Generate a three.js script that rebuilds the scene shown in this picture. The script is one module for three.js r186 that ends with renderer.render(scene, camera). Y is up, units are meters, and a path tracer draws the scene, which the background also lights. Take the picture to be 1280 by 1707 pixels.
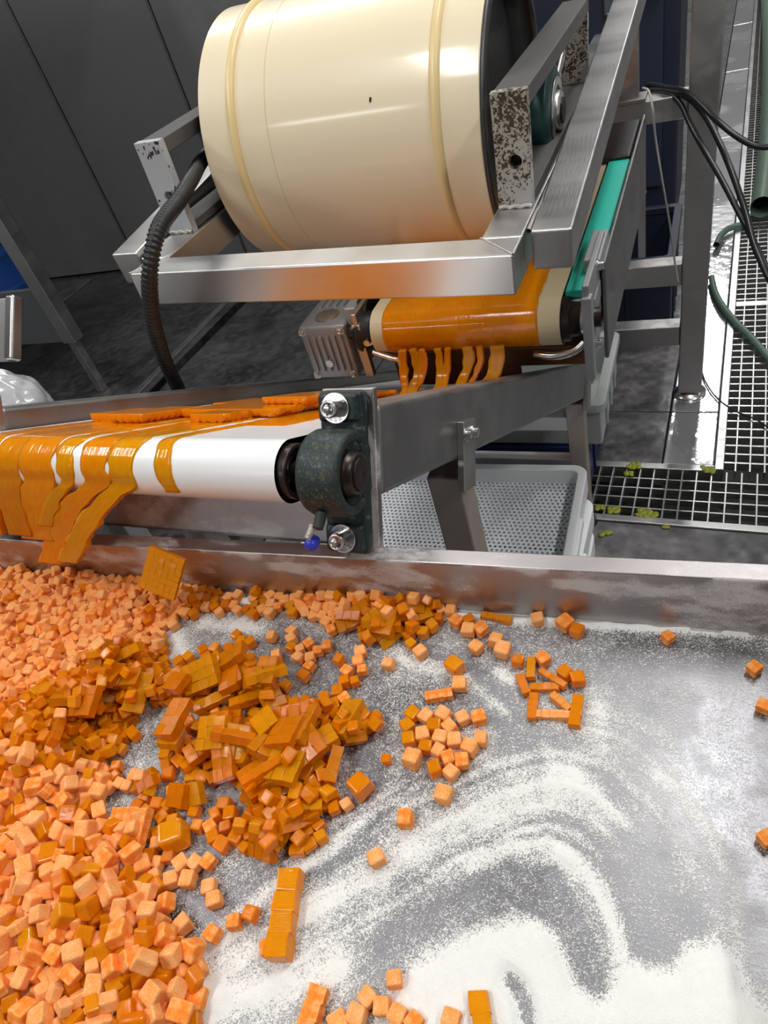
import * as THREE from 'three';
import { RoundedBoxGeometry } from 'three/addons/geometries/RoundedBoxGeometry.js';
import { mergeGeometries } from 'three/addons/utils/BufferGeometryUtils.js';
import { RectAreaLightUniformsLib } from 'three/addons/lights/RectAreaLightUniformsLib.js';

// ---------------------------------------------------------------- camera, light level
// x to the right, y up, a = distance away from the viewer (three's -z); the lens is 1.3 m above the floor
const scene = new THREE.Scene();
scene.background = new THREE.Color(0x20242a);
const EYE = 1.3, FOC = 1138, CX = 640, CY = 853.5;
const ROWS = [[0.910, 0.057, -0.411], [-0.248, -0.721, -0.648], [0.333, -0.691, 0.642]];
const camera = new THREE.PerspectiveCamera(73.74, 1280 / 1707, 0.02, 60);
camera.position.set(0, EYE, 0);
{
  const e = (j, s) => new THREE.Vector3(s * ROWS[0][j], s * ROWS[1][j], -s * ROWS[2][j]).normalize();
  camera.quaternion.setFromRotationMatrix(new THREE.Matrix4().makeBasis(e(0, 1), e(1, -1), e(2, -1)));
}
const renderer = new THREE.WebGLRenderer({ antialias: true });
renderer.toneMapping = THREE.LinearToneMapping;
renderer.toneMappingExposure = 1.7;
renderer.shadowMap.enabled = true;
RectAreaLightUniformsLib.init();
const LAMP = 17;                                             // radiance of the ceiling battens
// x, a, turned across?, what it hangs over
const LAMPS = [[0.3, 1.5, 0, 'over the drain crossing'], [-1.6, 2.45, 1, 'above the dark cladding, hung crosswise'], [-2.5, -3.2, 1, 'far behind the viewer, hung crosswise'], [0.1, 5.9, 0, 'over the far drain channel'], [0.1, 8, 0, 'at the far end wall'], [-0.9, -0.6, 0, 'above the tray heaps'], [-2.7, 0.4, 0, 'over the side table'], [1.7, 0.1, 0, 'near the long blank wall beside the tray'], [1.7, 3.2, 0, 'near the long blank wall beside the channel']];

// ---------------------------------------------------------------- helpers
const V = (x, y, a) => new THREE.Vector3(x, y, -a);
const R = (d) => d * Math.PI / 180;
const rng = (s) => () => { s = (s + 0x6d2b79f5) | 0; let t = Math.imul(s ^ (s >>> 15), 1 | s); t = (t + Math.imul(t ^ (t >>> 7), 61 | t)) ^ t; return ((t ^ (t >>> 14)) >>> 0) / 4294967296; };
const clamp = (x, a = 0, b = 1) => Math.min(b, Math.max(a, x));
const smooth = (a, b, x) => { const t = clamp((x - a) / (b - a)); return t * t * (3 - 2 * t); };
const dirOf = (px, py) => { const u = (px - CX) / FOC, v = (py - CY) / FOC; return ROWS.map((r) => r[0] * u + r[1] * v + r[2]); };
function onLevel(px, py, y) { const d = dirOf(px, py), t = (y - EYE) / d[1]; return V(d[0] * t, y, d[2] * t); }
function atDepth(px, py, t) { const d = dirOf(px, py); return V(d[0] * t, EYE + d[1] * t, d[2] * t); }
// the inclined conveyor: u runs away and down along it, v stands square on its belt
const INC = R(31), cI = Math.cos(INC), sI = Math.sin(INC);
const C = (x, v, u) => V(x, v * cI - u * sI, v * sI + u * cI);

const used = new Map();
function numbered(n) { const k = used.get(n) ?? 0; used.set(n, k + 1); return k ? n + '_' + String(k).padStart(3, '0') : n; }
const shade = (o) => { o.castShadow = o.receiveShadow = true; return o; };
function thing(name, label, category, pos = V(0, 0, 0), opt = {}) {
  const g = new THREE.Group(); g.name = numbered(name); g.position.copy(pos);
  if (opt.rot) g.rotation.set(...opt.rot);
  g.userData = { label, category }; if (opt.group) g.userData.group = opt.group; if (opt.kind) g.userData.kind = opt.kind;
  scene.add(g); g.updateMatrixWorld(true); return g;
}
function struct(name, pos = V(0, 0, 0)) { const g = new THREE.Group(); g.name = numbered(name); g.position.copy(pos); g.userData = { kind: 'structure' }; scene.add(g); g.updateMatrixWorld(true); return g; }
// geometry is written in world places; it is brought into the parent's own frame here
function part(parent, name, geo, mat, label) {
  const g = Array.isArray(geo) ? merge(geo) : geo;
  const m = shade(new THREE.Mesh(g.applyMatrix4(parent.matrixWorld.clone().invert()), mat));
  m.name = name; parent.add(m); m.updateMatrixWorld(true);
  if (label) m.userData.label = label;
  return m;
}
function solo(name, label, category, geo, mat, base, opt = {}) {
  const g = Array.isArray(geo) ? merge(geo) : geo; g.translate(-base.x, -base.y, -base.z);
  const m = shade(new THREE.Mesh(g, mat)); m.position.copy(base); m.name = numbered(name); m.userData = { label, category };
  if (opt.group) m.userData.group = opt.group; if (opt.kind) m.userData.kind = opt.kind;
  scene.add(m); return m;
}
function merge(list) {
  return mergeGeometries(list.map((g) => { const h = g.index ? g.toNonIndexed() : g; for (const k of Object.keys(h.attributes)) if (!['position', 'normal', 'uv'].includes(k)) h.deleteAttribute(k); return h; }));
}
function boxUV(g, L = [1, 0, 0]) {
  if (g.index) g = g.toNonIndexed();
  const p = g.attributes.position, n = g.attributes.normal, uv = new Float32Array(p.count * 2);
  for (let i = 0; i < p.count; i += 3) {
    let nx = 0, ny = 0, nz = 0; for (let k = 0; k < 3; k++) { nx += n.getX(i + k); ny += n.getY(i + k); nz += n.getZ(i + k); }
    nx = Math.abs(nx); ny = Math.abs(ny); nz = Math.abs(nz);
    for (let k = 0; k < 3; k++) {
      const x = p.getX(i + k), y = p.getY(i + k), z = p.getZ(i + k), j = (i + k) * 2;
      const [p0, p1, l0, l1] = nx >= ny && nx >= nz ? [z, y, L[2], L[1]] : ny >= nz ? [x, z, L[0], L[2]] : [x, y, L[0], L[1]];
      uv[j] = l0 >= l1 ? p0 : p1; uv[j + 1] = l0 >= l1 ? p1 : p0;
    }
  }
  g.setAttribute('uv', new THREE.BufferAttribute(uv, 2)); return g;
}
// a box with eased edges between two corners of a frame: at(x, y, a) places its points
const ident = new THREE.Matrix4();
function frameOf(o, X, Y) { const Z = new THREE.Vector3().crossVectors(X, Y); return new THREE.Matrix4().makeBasis(X, Y, Z).setPosition(o); }
function box(x0, x1, y0, y1, a0, a1, r = 0.002, M = ident) {
  const w = x1 - x0, h = y1 - y0, d = a1 - a0, g = r > 0 ? new RoundedBoxGeometry(w, h, d, 1, Math.min(r, w * 0.45, h * 0.45, d * 0.45)) : new THREE.BoxGeometry(w, h, d);
  g.translate((x0 + x1) / 2, (y0 + y1) / 2, -(a0 + a1) / 2);
  return boxUV(g, [w, h, d]).applyMatrix4(M);
}
const INCM = new THREE.Matrix4().makeRotationX(-INC);        // local (x, v, u) of the inclined conveyor
const cbox = (x0, x1, v0, v1, u0, u1, r) => box(x0, x1, v0, v1, u0, u1, r, INCM);
function along(g, p0, p1) { const d = p1.clone().sub(p0), q = new THREE.Quaternion().setFromUnitVectors(new THREE.Vector3(0, 1, 0), d.clone().normalize()); return g.applyQuaternion(q).translate(p0.x, p0.y, p0.z); }
function cyl(p0, p1, r0, r1 = r0, seg = 28) { const h = p0.distanceTo(p1), g = new THREE.CylinderGeometry(r1, r0, h, seg, 1); g.translate(0, h / 2, 0); return along(g, p0, p1); }
function lathe(p0, p1, prof, seg = 64) { return along(new THREE.LatheGeometry(prof.map(([r, h]) => new THREE.Vector2(r, h)), seg), p0, p1); }
function tube(pts, r, seg = 60, rs = 10) { return new THREE.TubeGeometry(new THREE.CatmullRomCurve3(pts), seg, r, rs, false); }
function bolt(p, dir, r = 0.0065, h = 0.008) {               // socket-head cap screw: head with a hexagon recess on a washer
  const q = (t) => p.clone().addScaledVector(dir, t);
  return [cyl(p, q(0.002), r * 1.55, r * 1.55, 24), lathe(q(0.002), q(1), [[0.0001, h * 0.45], [r * 0.5, h * 0.45], [r * 0.55, h], [r * 0.9, h], [r, h - 0.001], [r, 0]], 24)];
}
function hexBolt(p, dir, r = 0.007, h = 0.006) { return [cyl(p, p.clone().addScaledVector(dir, 0.0015), r * 1.4, r * 1.4, 20), cyl(p, p.clone().addScaledVector(dir, h), r, r * 0.96, 6)]; }

// ---------------------------------------------------------------- noise and computed textures
function hash2(i, j, s) { let h = Math.imul(i, 374761393) + Math.imul(j, 668265263) + Math.imul(s, 974634777); h = Math.imul(h ^ (h >>> 13), 1274126177); return ((h ^ (h >>> 16)) >>> 0) / 4294967296; }
function vnoise(x, y, s = 0, per = 0) {
  const i = Math.floor(x), j = Math.floor(y), f = x - i, g = y - j, u = f * f * (3 - 2 * f), w = g * g * (3 - 2 * g);
  const m = (k) => per ? ((k % per) + per) % per : k;
  const a = hash2(m(i), m(j), s), b = hash2(m(i + 1), m(j), s), c = hash2(m(i), m(j + 1), s), d = hash2(m(i + 1), m(j + 1), s);
  return a + (b - a) * u + (c - a) * w + (a - b - c + d) * u * w;
}
function fbm(x, y, s = 0, oct = 4, per = 0) { let v = 0, k = 0.5, t = 0; for (let o = 0; o < oct; o++) { v += k * vnoise(x, y, s + o, per); t += k; x *= 2; y *= 2; k *= 0.5; per *= 2; } return v / t; }
function tex(w, h, fn, srgb, rep) {
  const d = new Uint8Array(w * h * 4);
  for (let y = 0; y < h; y++) for (let x = 0; x < w; x++) { const c = fn(x / w, y / h, x, y), o = (y * w + x) * 4; d[o] = clamp(c[0]) * 255; d[o + 1] = clamp(c[1]) * 255; d[o + 2] = clamp(c[2]) * 255; d[o + 3] = 255; }
  const t = new THREE.DataTexture(d, w, h); t.wrapS = t.wrapT = THREE.RepeatWrapping; t.magFilter = THREE.LinearFilter; t.minFilter = THREE.LinearMipmapLinearFilter; t.generateMipmaps = true;
  if (srgb) t.colorSpace = THREE.SRGBColorSpace;
  if (rep) t.repeat.set(rep[0], rep[1]);
  t.needsUpdate = true; return t;
}
const g1 = (v) => [v, v, v];
const mix3 = (a, b, t) => [a[0] + (b[0] - a[0]) * t, a[1] + (b[1] - a[1]) * t, a[2] + (b[2] - a[2]) * t];
// brushed metal: long fine streaks along u; 0.25 m a tile
const brushT = tex(512, 512, (u, v, x, y) => g1(0.62 + 0.22 * (vnoise(u * 6, y * 0.9, 3, 6) - 0.5) + 0.2 * (fbm(u * 4, v * 4, 8, 4, 4) - 0.5) + 0.16 * (vnoise(u * 24, y * 2, 5, 24) - 0.5) + 0.2), false, [4, 4]);
// smeared, handled metal
const smearT = tex(512, 512, (u, v) => { const n = fbm(u * 5, v * 5, 21, 5, 5), s = smooth(0.5, 0.75, fbm(u * 14, v * 14, 31, 4, 14)); return g1(0.55 + 0.5 * n + 0.18 * s); }, false, [3, 3]);
// dust specks on steel: colour, and which grains are not metal (blue channel), 0.25 m a tile
const grit = (u, v, x, y, k) => { const n = fbm(u * 7, v * 7, 41, 5, 7), g = hash2(x, y, 77) * 0.62 + hash2(x >> 1, y >> 1, 78) * 0.38; return smooth(g - 0.06, g + 0.06, k * smooth(0.35, 0.72, n)); };
const dustColor = tex(1024, 512, (u, v, x, y) => mix3([0.80, 0.78, 0.78], [0.97, 0.96, 0.95], grit(u, v, x, y, 0.9)), true, [4, 8]);
const dustMR = tex(1024, 512, (u, v, x, y) => { const g = grit(u, v, x, y, 0.9); return [0, 0.5 + 0.3 * fbm(u * 6, v * 6, 4, 4, 6) + 0.4 * g, 1 - g]; }, false, [4, 8]);

const std = (o) => new THREE.MeshStandardMaterial(o), phy = (o) => new THREE.MeshPhysicalMaterial(o);
const rgb = (r, g, b) => new THREE.Color().setRGB(r, g, b);
const M = {};
M.steel = std({ color: rgb(0.62, 0.61, 0.6), metalness: 1, roughness: 0.44, roughnessMap: brushT, bumpMap: brushT, bumpScale: 0.00003 });
M.steelSatin = std({ color: rgb(0.5, 0.49, 0.48), metalness: 1, roughness: 0.52, roughnessMap: smearT });
M.steelDust = std({ color: rgb(0.66, 0.65, 0.65), map: dustColor, metalness: 1, metalnessMap: dustMR, roughness: 0.62, roughnessMap: dustMR });
M.steelDark = std({ color: rgb(0.30, 0.295, 0.29), metalness: 1, roughness: 0.5, roughnessMap: smearT });
M.clad = std({ color: rgb(0.22, 0.22, 0.223), metalness: 0.5, roughness: 0.55, roughnessMap: smearT });
M.bright = std({ color: rgb(0.75, 0.74, 0.72), metalness: 1, roughness: 0.22 });
M.weld = std({ color: rgb(0.55, 0.53, 0.5), metalness: 1, roughness: 0.45, bumpMap: smearT, bumpScale: 0.001 });
M.iron = std({ color: rgb(0.032, 0.022, 0.018), metalness: 0.35, roughness: 0.32 });
M.black = std({ color: rgb(0.008, 0.008, 0.009), roughness: 0.45 });
M.blackGloss = std({ color: rgb(0.01, 0.011, 0.013), roughness: 0.28 });
const grimeT = tex(512, 512, (u, v, x, y) => {
  const n = fbm(u * 6, v * 6, 61, 5, 6), m = fbm(u * 22, v * 22, 62, 4, 22);
  let c = mix3([0.11, 0.165, 0.165], [0.15, 0.20, 0.20], n);
  c = mix3(c, [0.33, 0.37, 0.36], smooth(0.62, 0.72, m));
  return mix3(c, [0.36, 0.31, 0.16], smooth(0.62, 0.74, n) * 0.8);
}, true, [9, 9]);
M.plate = std({ color: rgb(0.74, 0.74, 0.75), map: dustColor, metalness: 0.75, metalnessMap: dustMR, roughness: 0.7, roughnessMap: dustMR });
M.castGreen = std({ map: grimeT, roughness: 0.52, metalness: 0.1, bumpMap: smearT, bumpScale: 0.0008 });
M.teal = std({ color: rgb(0.012, 0.055, 0.05), roughness: 0.4 });
const chipT = tex(512, 512, (u, v, x, y) => {
  const n = fbm(u * 5, v * 5, 71, 5, 5), m = fbm(u * 30, v * 30, 72, 4, 30);
  const f = fbm(u * 70, v * 70, 75, 3, 70), wear = smooth(0.575, 0.625, 0.45 * f + 0.25 * m + 0.36 * n);
  return mix3(mix3([0.72, 0.72, 0.74], [0.6, 0.57, 0.5], n), mix3([0.13, 0.11, 0.09], [0.3, 0.24, 0.14], m), wear);
}, true, [7, 7]);
const chipLightT = tex(512, 512, (u, v, x, y) => {
  const n = fbm(u * 5, v * 5, 73, 5, 5), m = fbm(u * 26, v * 26, 74, 4, 26);
  return mix3([0.70, 0.71, 0.73], [0.2, 0.18, 0.16], smooth(0.66, 0.70, 0.6 * m + 0.45 * n));
}, true, [7, 7]);
M.chip = std({ map: chipT, roughness: 0.55, bumpMap: chipT, bumpScale: 0.0006 });
M.chipLight = std({ map: chipLightT, roughness: 0.45 });
M.greyPaint = std({ color: rgb(0.085, 0.08, 0.078), roughness: 0.5, bumpMap: smearT, bumpScale: 0.001 });
M.cream = phy({ color: rgb(0.86, 0.75, 0.53), roughness: 0.38, clearcoat: 0.6, clearcoatRoughness: 0.12, bumpMap: smearT, bumpScale: 0.0005 });
M.creamRib = phy({ color: rgb(0.83, 0.64, 0.31), roughness: 0.4, clearcoat: 0.3, clearcoatRoughness: 0.2 });
M.belt = phy({ color: rgb(0.86, 0.87, 0.87), roughness: 0.3, clearcoat: 0.35, clearcoatRoughness: 0.15 });
M.beltCream = phy({ color: rgb(0.62, 0.53, 0.34), roughness: 0.4 });
M.green = std({ color: rgb(0.02, 0.50, 0.38), roughness: 0.4 });
M.blueCap = std({ color: rgb(0.03, 0.05, 0.55), roughness: 0.35 });
M.navy = std({ color: rgb(0.012, 0.016, 0.035), roughness: 0.5 });
M.blue = std({ color: rgb(0.01, 0.018, 0.10), roughness: 0.45 });
M.alu = std({ color: rgb(0.36, 0.365, 0.38), metalness: 0.45, roughness: 0.45, bumpMap: smearT, bumpScale: 0.0008 });
M.white = std({ color: rgb(0.86, 0.88, 0.89), roughness: 0.42 });
M.ceiling = std({ color: rgb(0.62, 0.63, 0.64), roughness: 0.8 });
M.wall = std({ color: rgb(0.5, 0.51, 0.52), roughness: 0.7 });
M.hoseGreen = std({ color: rgb(0.10, 0.16, 0.12), roughness: 0.4 });
M.film = phy({ color: rgb(0.42, 0.42, 0.44), roughness: 0.25, clearcoat: 0.5 });
// wet dark floor slabs
const floorT = tex(1024, 1024, (u, v) => { const n = fbm(u * 6, v * 6, 11, 6, 6), m = fbm(u * 40, v * 40, 12, 3, 40); return mix3([0.20, 0.195, 0.2], [0.58, 0.57, 0.58], clamp(0.55 * n + 0.75 * (m - 0.25))); }, true, [1, 1]);
const wetT = tex(512, 512, (u, v) => g1(0.25 + 0.75 * smooth(0.38, 0.62, fbm(u * 5, v * 5, 14, 5, 5))), false, [1, 1]);
M.floor = phy({ color: rgb(1, 1, 1), map: floorT, roughness: 0.6, roughnessMap: wetT, clearcoat: 0.45, clearcoatRoughness: 0.1, bumpMap: floorT, bumpScale: 0.004 });
M.pit = std({ color: rgb(0.06, 0.06, 0.058), roughness: 0.2 });
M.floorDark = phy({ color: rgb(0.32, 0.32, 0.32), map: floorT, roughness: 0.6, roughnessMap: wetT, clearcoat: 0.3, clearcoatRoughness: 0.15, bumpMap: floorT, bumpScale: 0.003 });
M.floorWet = phy({ color: rgb(0.52, 0.52, 0.54), metalness: 0.75, roughness: 0.35, roughnessMap: wetT, clearcoat: 1, clearcoatRoughness: 0.12, bumpMap: floorT, bumpScale: 0.008 });
M.galv = std({ color: rgb(0.68, 0.68, 0.67), metalness: 1, roughness: 0.42, roughnessMap: smearT });

// ---------------------------------------------------------------- lamps
{
  LAMPS.forEach(([x, a, across, where]) => {
    const t = thing('ceiling_light', 'slim white ceiling batten light ' + where, 'light', V(x, 3.14, a), { rot: [0, across ? Math.PI / 2 : 0, 0] });
    const TM = t.matrixWorld.clone().multiply(new THREE.Matrix4().makeTranslation(-x, -3.14, a));
    part(t, 'housing', box(x - 0.13, x + 0.13, 3.12, 3.2, a - 0.63, a + 0.63, 0.01, TM), M.white);
    part(t, 'diffuser', box(x - 0.11, x + 0.11, 3.105, 3.12, a - 0.6, a + 0.6, 0, TM), std({ color: rgb(0.9, 0.9, 0.9), emissive: rgb(1, 0.99, 0.97), emissiveIntensity: 3 }));
    const l = new THREE.RectAreaLight(rgb(1, 0.99, 0.97), LAMP, 0.22, 1.2);
    l.position.copy(V(x, 3.1, a)); l.rotation.set(-Math.PI / 2, 0, across ? Math.PI / 2 : 0); l.name = 'batten_glow'; scene.add(l);
  });
}

// ---------------------------------------------------------------- the room
const X0 = -5.6, X1 = 3.4, A0 = -4.6, A1 = 9.4, TOP = 3.2;
{
  const ce = struct('ceiling', V(0, TOP, 2)); part(ce, 'slab', box(X0, X1, TOP, TOP + 0.2, A0, A1, 0), M.ceiling);
  const wr = struct('wall_right', V(X1, 0, 2)); part(wr, 'panel', box(X1, X1 + 0.2, -0.4, TOP, A0, A1, 0), M.wall);
  const wl = struct('wall_left', V(X0, 0, 2)); part(wl, 'panel', box(X0 - 0.2, X0, -0.4, TOP, A0, A1, 0), M.wall);
  const wf = struct('wall_front', V(0, 0, A0)); part(wf, 'panel', box(X0, X1, -0.4, TOP, A0 - 0.2, A0, 0), M.wall);
  const we = struct('wall_end', V(0, 0, A1)); part(we, 'panel', box(X0, X1, -0.4, TOP, A1, A1 + 0.2, 0), M.wall);
  // dark sheet-metal cladding: upright panels with recessed joints
  const wb = struct('wall_back', V(-2, 0, 3.3)); part(wb, 'backing', box(X0, -0.62, 0, TOP, 3.34, 3.42, 0), M.black);
  const seams = [-5.6, -4.9, -4.05, -3.24, -2.43, -1.62, -0.62];
  for (let i = 0; i + 1 < seams.length; i++) part(wb, 'panel', box(seams[i] + 0.004, seams[i + 1] - 0.004, 0.01, TOP - 0.02, 3.3, 3.338, 0.006), M.clad);
  for (let i = 1; i + 1 < seams.length; i++) part(wb, 'joint_strip', box(seams[i] - 0.003, seams[i] + 0.003, 0.01, TOP - 0.02, 3.292, 3.302, 0.002), M.steelDark);
  // floor: slabs with open joints round two drain channels
  const fl = struct('floor', V(0, 0, 2)); const rot = (g) => g.applyMatrix4(new THREE.Matrix4().makeRotationY(R(-1.75)));
  part(fl, 'pit_bottom', box(X0, X1, -0.4, -0.22, A0, A1, 0), M.pit);
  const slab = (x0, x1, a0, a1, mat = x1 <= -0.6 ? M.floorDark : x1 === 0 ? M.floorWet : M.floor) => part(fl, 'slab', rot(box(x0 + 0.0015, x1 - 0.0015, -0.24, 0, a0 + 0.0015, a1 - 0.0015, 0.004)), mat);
  // drains frame: channel x 0.02..0.30 for a > 1.32, cross drain a 1.32..1.515
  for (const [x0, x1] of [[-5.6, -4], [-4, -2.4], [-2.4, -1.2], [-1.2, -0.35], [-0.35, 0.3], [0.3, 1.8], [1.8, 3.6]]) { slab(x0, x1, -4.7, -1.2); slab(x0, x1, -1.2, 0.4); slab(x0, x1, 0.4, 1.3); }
  const rows = [1.535, 1.775, 2.9, 4.1, 5.3, 6.5, 9.5];
  for (let i = 0; i + 1 < rows.length; i++) for (const [x0, x1] of [[-5.6, -3.6], [-3.6, -2.26], [-2.2, -1.2], [-1.2, -0.6], [-0.6, -0.13], [-0.13, 0], [0.32, 1.8], [1.8, 3.6]]) slab(x0, x1, rows[i], rows[i + 1]);
  slab(-5.6, -2.2, 1.3, 1.535); slab(-2.2, -1.3, 1.3, 1.535); slab(0.95, 3.6, 1.3, 1.535);
}
// ---------------------------------------------------------------- drains
{
  const rotM = new THREE.Matrix4().makeRotationY(R(-1.75)), rot = (g) => g.applyMatrix4(rotM), at = (x, y, a) => V(x, y, a).applyMatrix4(rotM);
  const cg = thing('drain_grating', 'galvanised square-mesh drain grating crossing the floor beyond the tray wall', 'grating', at(-0.1, 0, 1.42));
  part(cg, 'frame', [rot(box(-1.3, 0.95, -0.05, 0.004, 1.3, 1.322, 0.002)), rot(box(-1.3, 0.0, -0.05, 0.004, 1.512, 1.535, 0.002)), rot(box(0.32, 0.95, -0.05, 0.004, 1.512, 1.535, 0.002))], M.galv);
  for (let i = 0; i < 30; i++) part(cg, 'cross_bar', rot(box(-0.465 + i * 0.0352, -0.4608 + i * 0.0352, -0.022, 0, 1.32, 1.514, 0.0008)), M.galv);
  for (let j = 0; j < 4; j++) part(cg, 'long_bar', rot(box(-1.3, 0.95, -0.022, -0.002, 1.358 + j * 0.0385, 1.3622 + j * 0.0385, 0.0008)), M.galv);
  const ch = thing('channel_grating', 'long galvanised channel grating running away beside the steel post', 'grating', at(0.16, 0, 3));
  part(ch, 'frame', [rot(box(0.0, 0.022, -0.06, 0.006, 1.518, 8, 0.002)), rot(box(0.3, 0.32, -0.06, 0.006, 1.518, 8, 0.002)), rot(box(0.022, 0.3, -0.06, 0.002, 2.38, 2.41, 0.002))], M.galv);
  for (let k = 0; k < 8; k++) part(ch, 'long_bar', rot(box(0.047 + k * 0.0335, 0.0515 + k * 0.0335, -0.026, 0, 1.52, 8, 0.0008)), M.galv);
  for (let i = 0; i < 60; i++) part(ch, 'cross_bar', rot(box(0.022, 0.3, -0.026, -0.001, 1.552 + i * 0.0365, 1.558 + i * 0.0365, 0.0008)), M.galv);
  const far = []; for (let i = 60; i < 176; i++) far.push(rot(box(0.022, 0.3, -0.026, -0.001, 1.552 + i * 0.0365, 1.556 + i * 0.0365, 0)));
  part(ch, 'far_cross_bars', far, M.galv).userData.kind = 'stuff';
  const r = rng(9), mo = [];
  for (const [px, py, n, s] of [[1055, 776, 26, 9], [1048, 790, 10, 6], [1180, 783, 20, 9], [1022, 850, 26, 8], [1073, 855, 34, 11], [1000, 846, 9, 5], [1088, 858, 10, 5], [1110, 877, 9, 4], [1010, 890, 8, 9]])
    for (let i = 0; i < n; i++) { const p = onLevel(px + (r() - 0.5) * 2.2 * s, py + (r() - 0.5) * s, 0.003), g = new THREE.IcosahedronGeometry(0.003 + 0.004 * r(), 1); g.scale(1.2, 0.6, 1.2).translate(p.x, p.y, p.z); mo.push(g); }
  solo('green_slime', 'yellow-green slimy residue clinging to the drain grating edges', 'residue', mo, std({ color: rgb(0.24, 0.26, 0.015), roughness: 0.35 }), onLevel(1060, 800, 0), { kind: 'stuff' });
}
// ---------------------------------------------------------------- the tray in front
const DECK = 0.85, TRAY = new THREE.Matrix4().makeRotationY(R(2.8)).setPosition(V(0, 0, 0.343)), TRAYI = TRAY.clone().invert();
const onDeck = (px, py) => { const p = onLevel(px, py, DECK).applyMatrix4(TRAYI); return [p.x, -p.z]; };       // tray coordinates: x, t (0 at the far wall, negative towards the viewer)
const deckAt = (x, t, y = DECK) => V(x, y, t).applyMatrix4(TRAY);
{
  const t = thing('steel_tray', 'wide shallow stainless steel tray with folded rim, dusted with white powder', 'tray', V(-0.45, 0.7, 0.1));
  const rr = (s, x0, x1, y0, y1, r) => { s.moveTo(x0 + r, y0); s.lineTo(x1 - r, y0); s.absarc(x1 - r, y0 + r, r, -Math.PI / 2, 0, false); s.lineTo(x1, y1 - r); s.absarc(x1 - r, y1 - r, r, 0, Math.PI / 2, false); s.lineTo(x0 + r, y1); s.absarc(x0 + r, y1 - r, r, Math.PI / 2, Math.PI, false); s.lineTo(x0, y0 + r); s.absarc(x0 + r, y0 + r, r, Math.PI, 1.5 * Math.PI, false); return s; };
  const sh = rr(new THREE.Shape(), -1.16, 0.0755, -0.62, 0.0135, 0.016), ho = rr(new THREE.Path(), -1.147, 0.063, -0.607, 0, 0.012); sh.holes.push(ho);
  const g = new THREE.ExtrudeGeometry(sh, { depth: 0.106, bevelEnabled: true, bevelSize: 0.0012, bevelThickness: 0.0022, bevelSegments: 3, curveSegments: 8 });
  g.rotateX(-Math.PI / 2).translate(0, 0.8018, 0);            // shape (x, t) -> (x, height, -t)
  part(t, 'rim', boxUV(g).applyMatrix4(TRAY), M.steelDust);
  part(t, 'deck', box(-1.15, 0.066, DECK - 0.004, DECK, -0.612, 0.004, 0, TRAY), M.deck = std({ color: rgb(0.25, 0.248, 0.265), metalness: 1, roughness: 0.5, roughnessMap: smearT, bumpMap: brushT, bumpScale: 0.0001 }));
  for (const [x, d] of [[-1.1, -0.57], [0.0, -0.57], [-1.1, -0.05], [-0.05, -0.05]]) part(t, 'leg', box(x - 0.02, x + 0.02, 0, 0.81, d - 0.02, d + 0.02, 0.003, TRAY), M.steel);
  part(t, 'weld_bead', [tube([deckAt(-1.1, -0.001, DECK + 0.001), deckAt(-0.5, -0.0005, DECK + 0.001), deckAt(0.045, -0.001, DECK + 0.001)], 0.0015, 80, 6)], M.weld);
}
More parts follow.
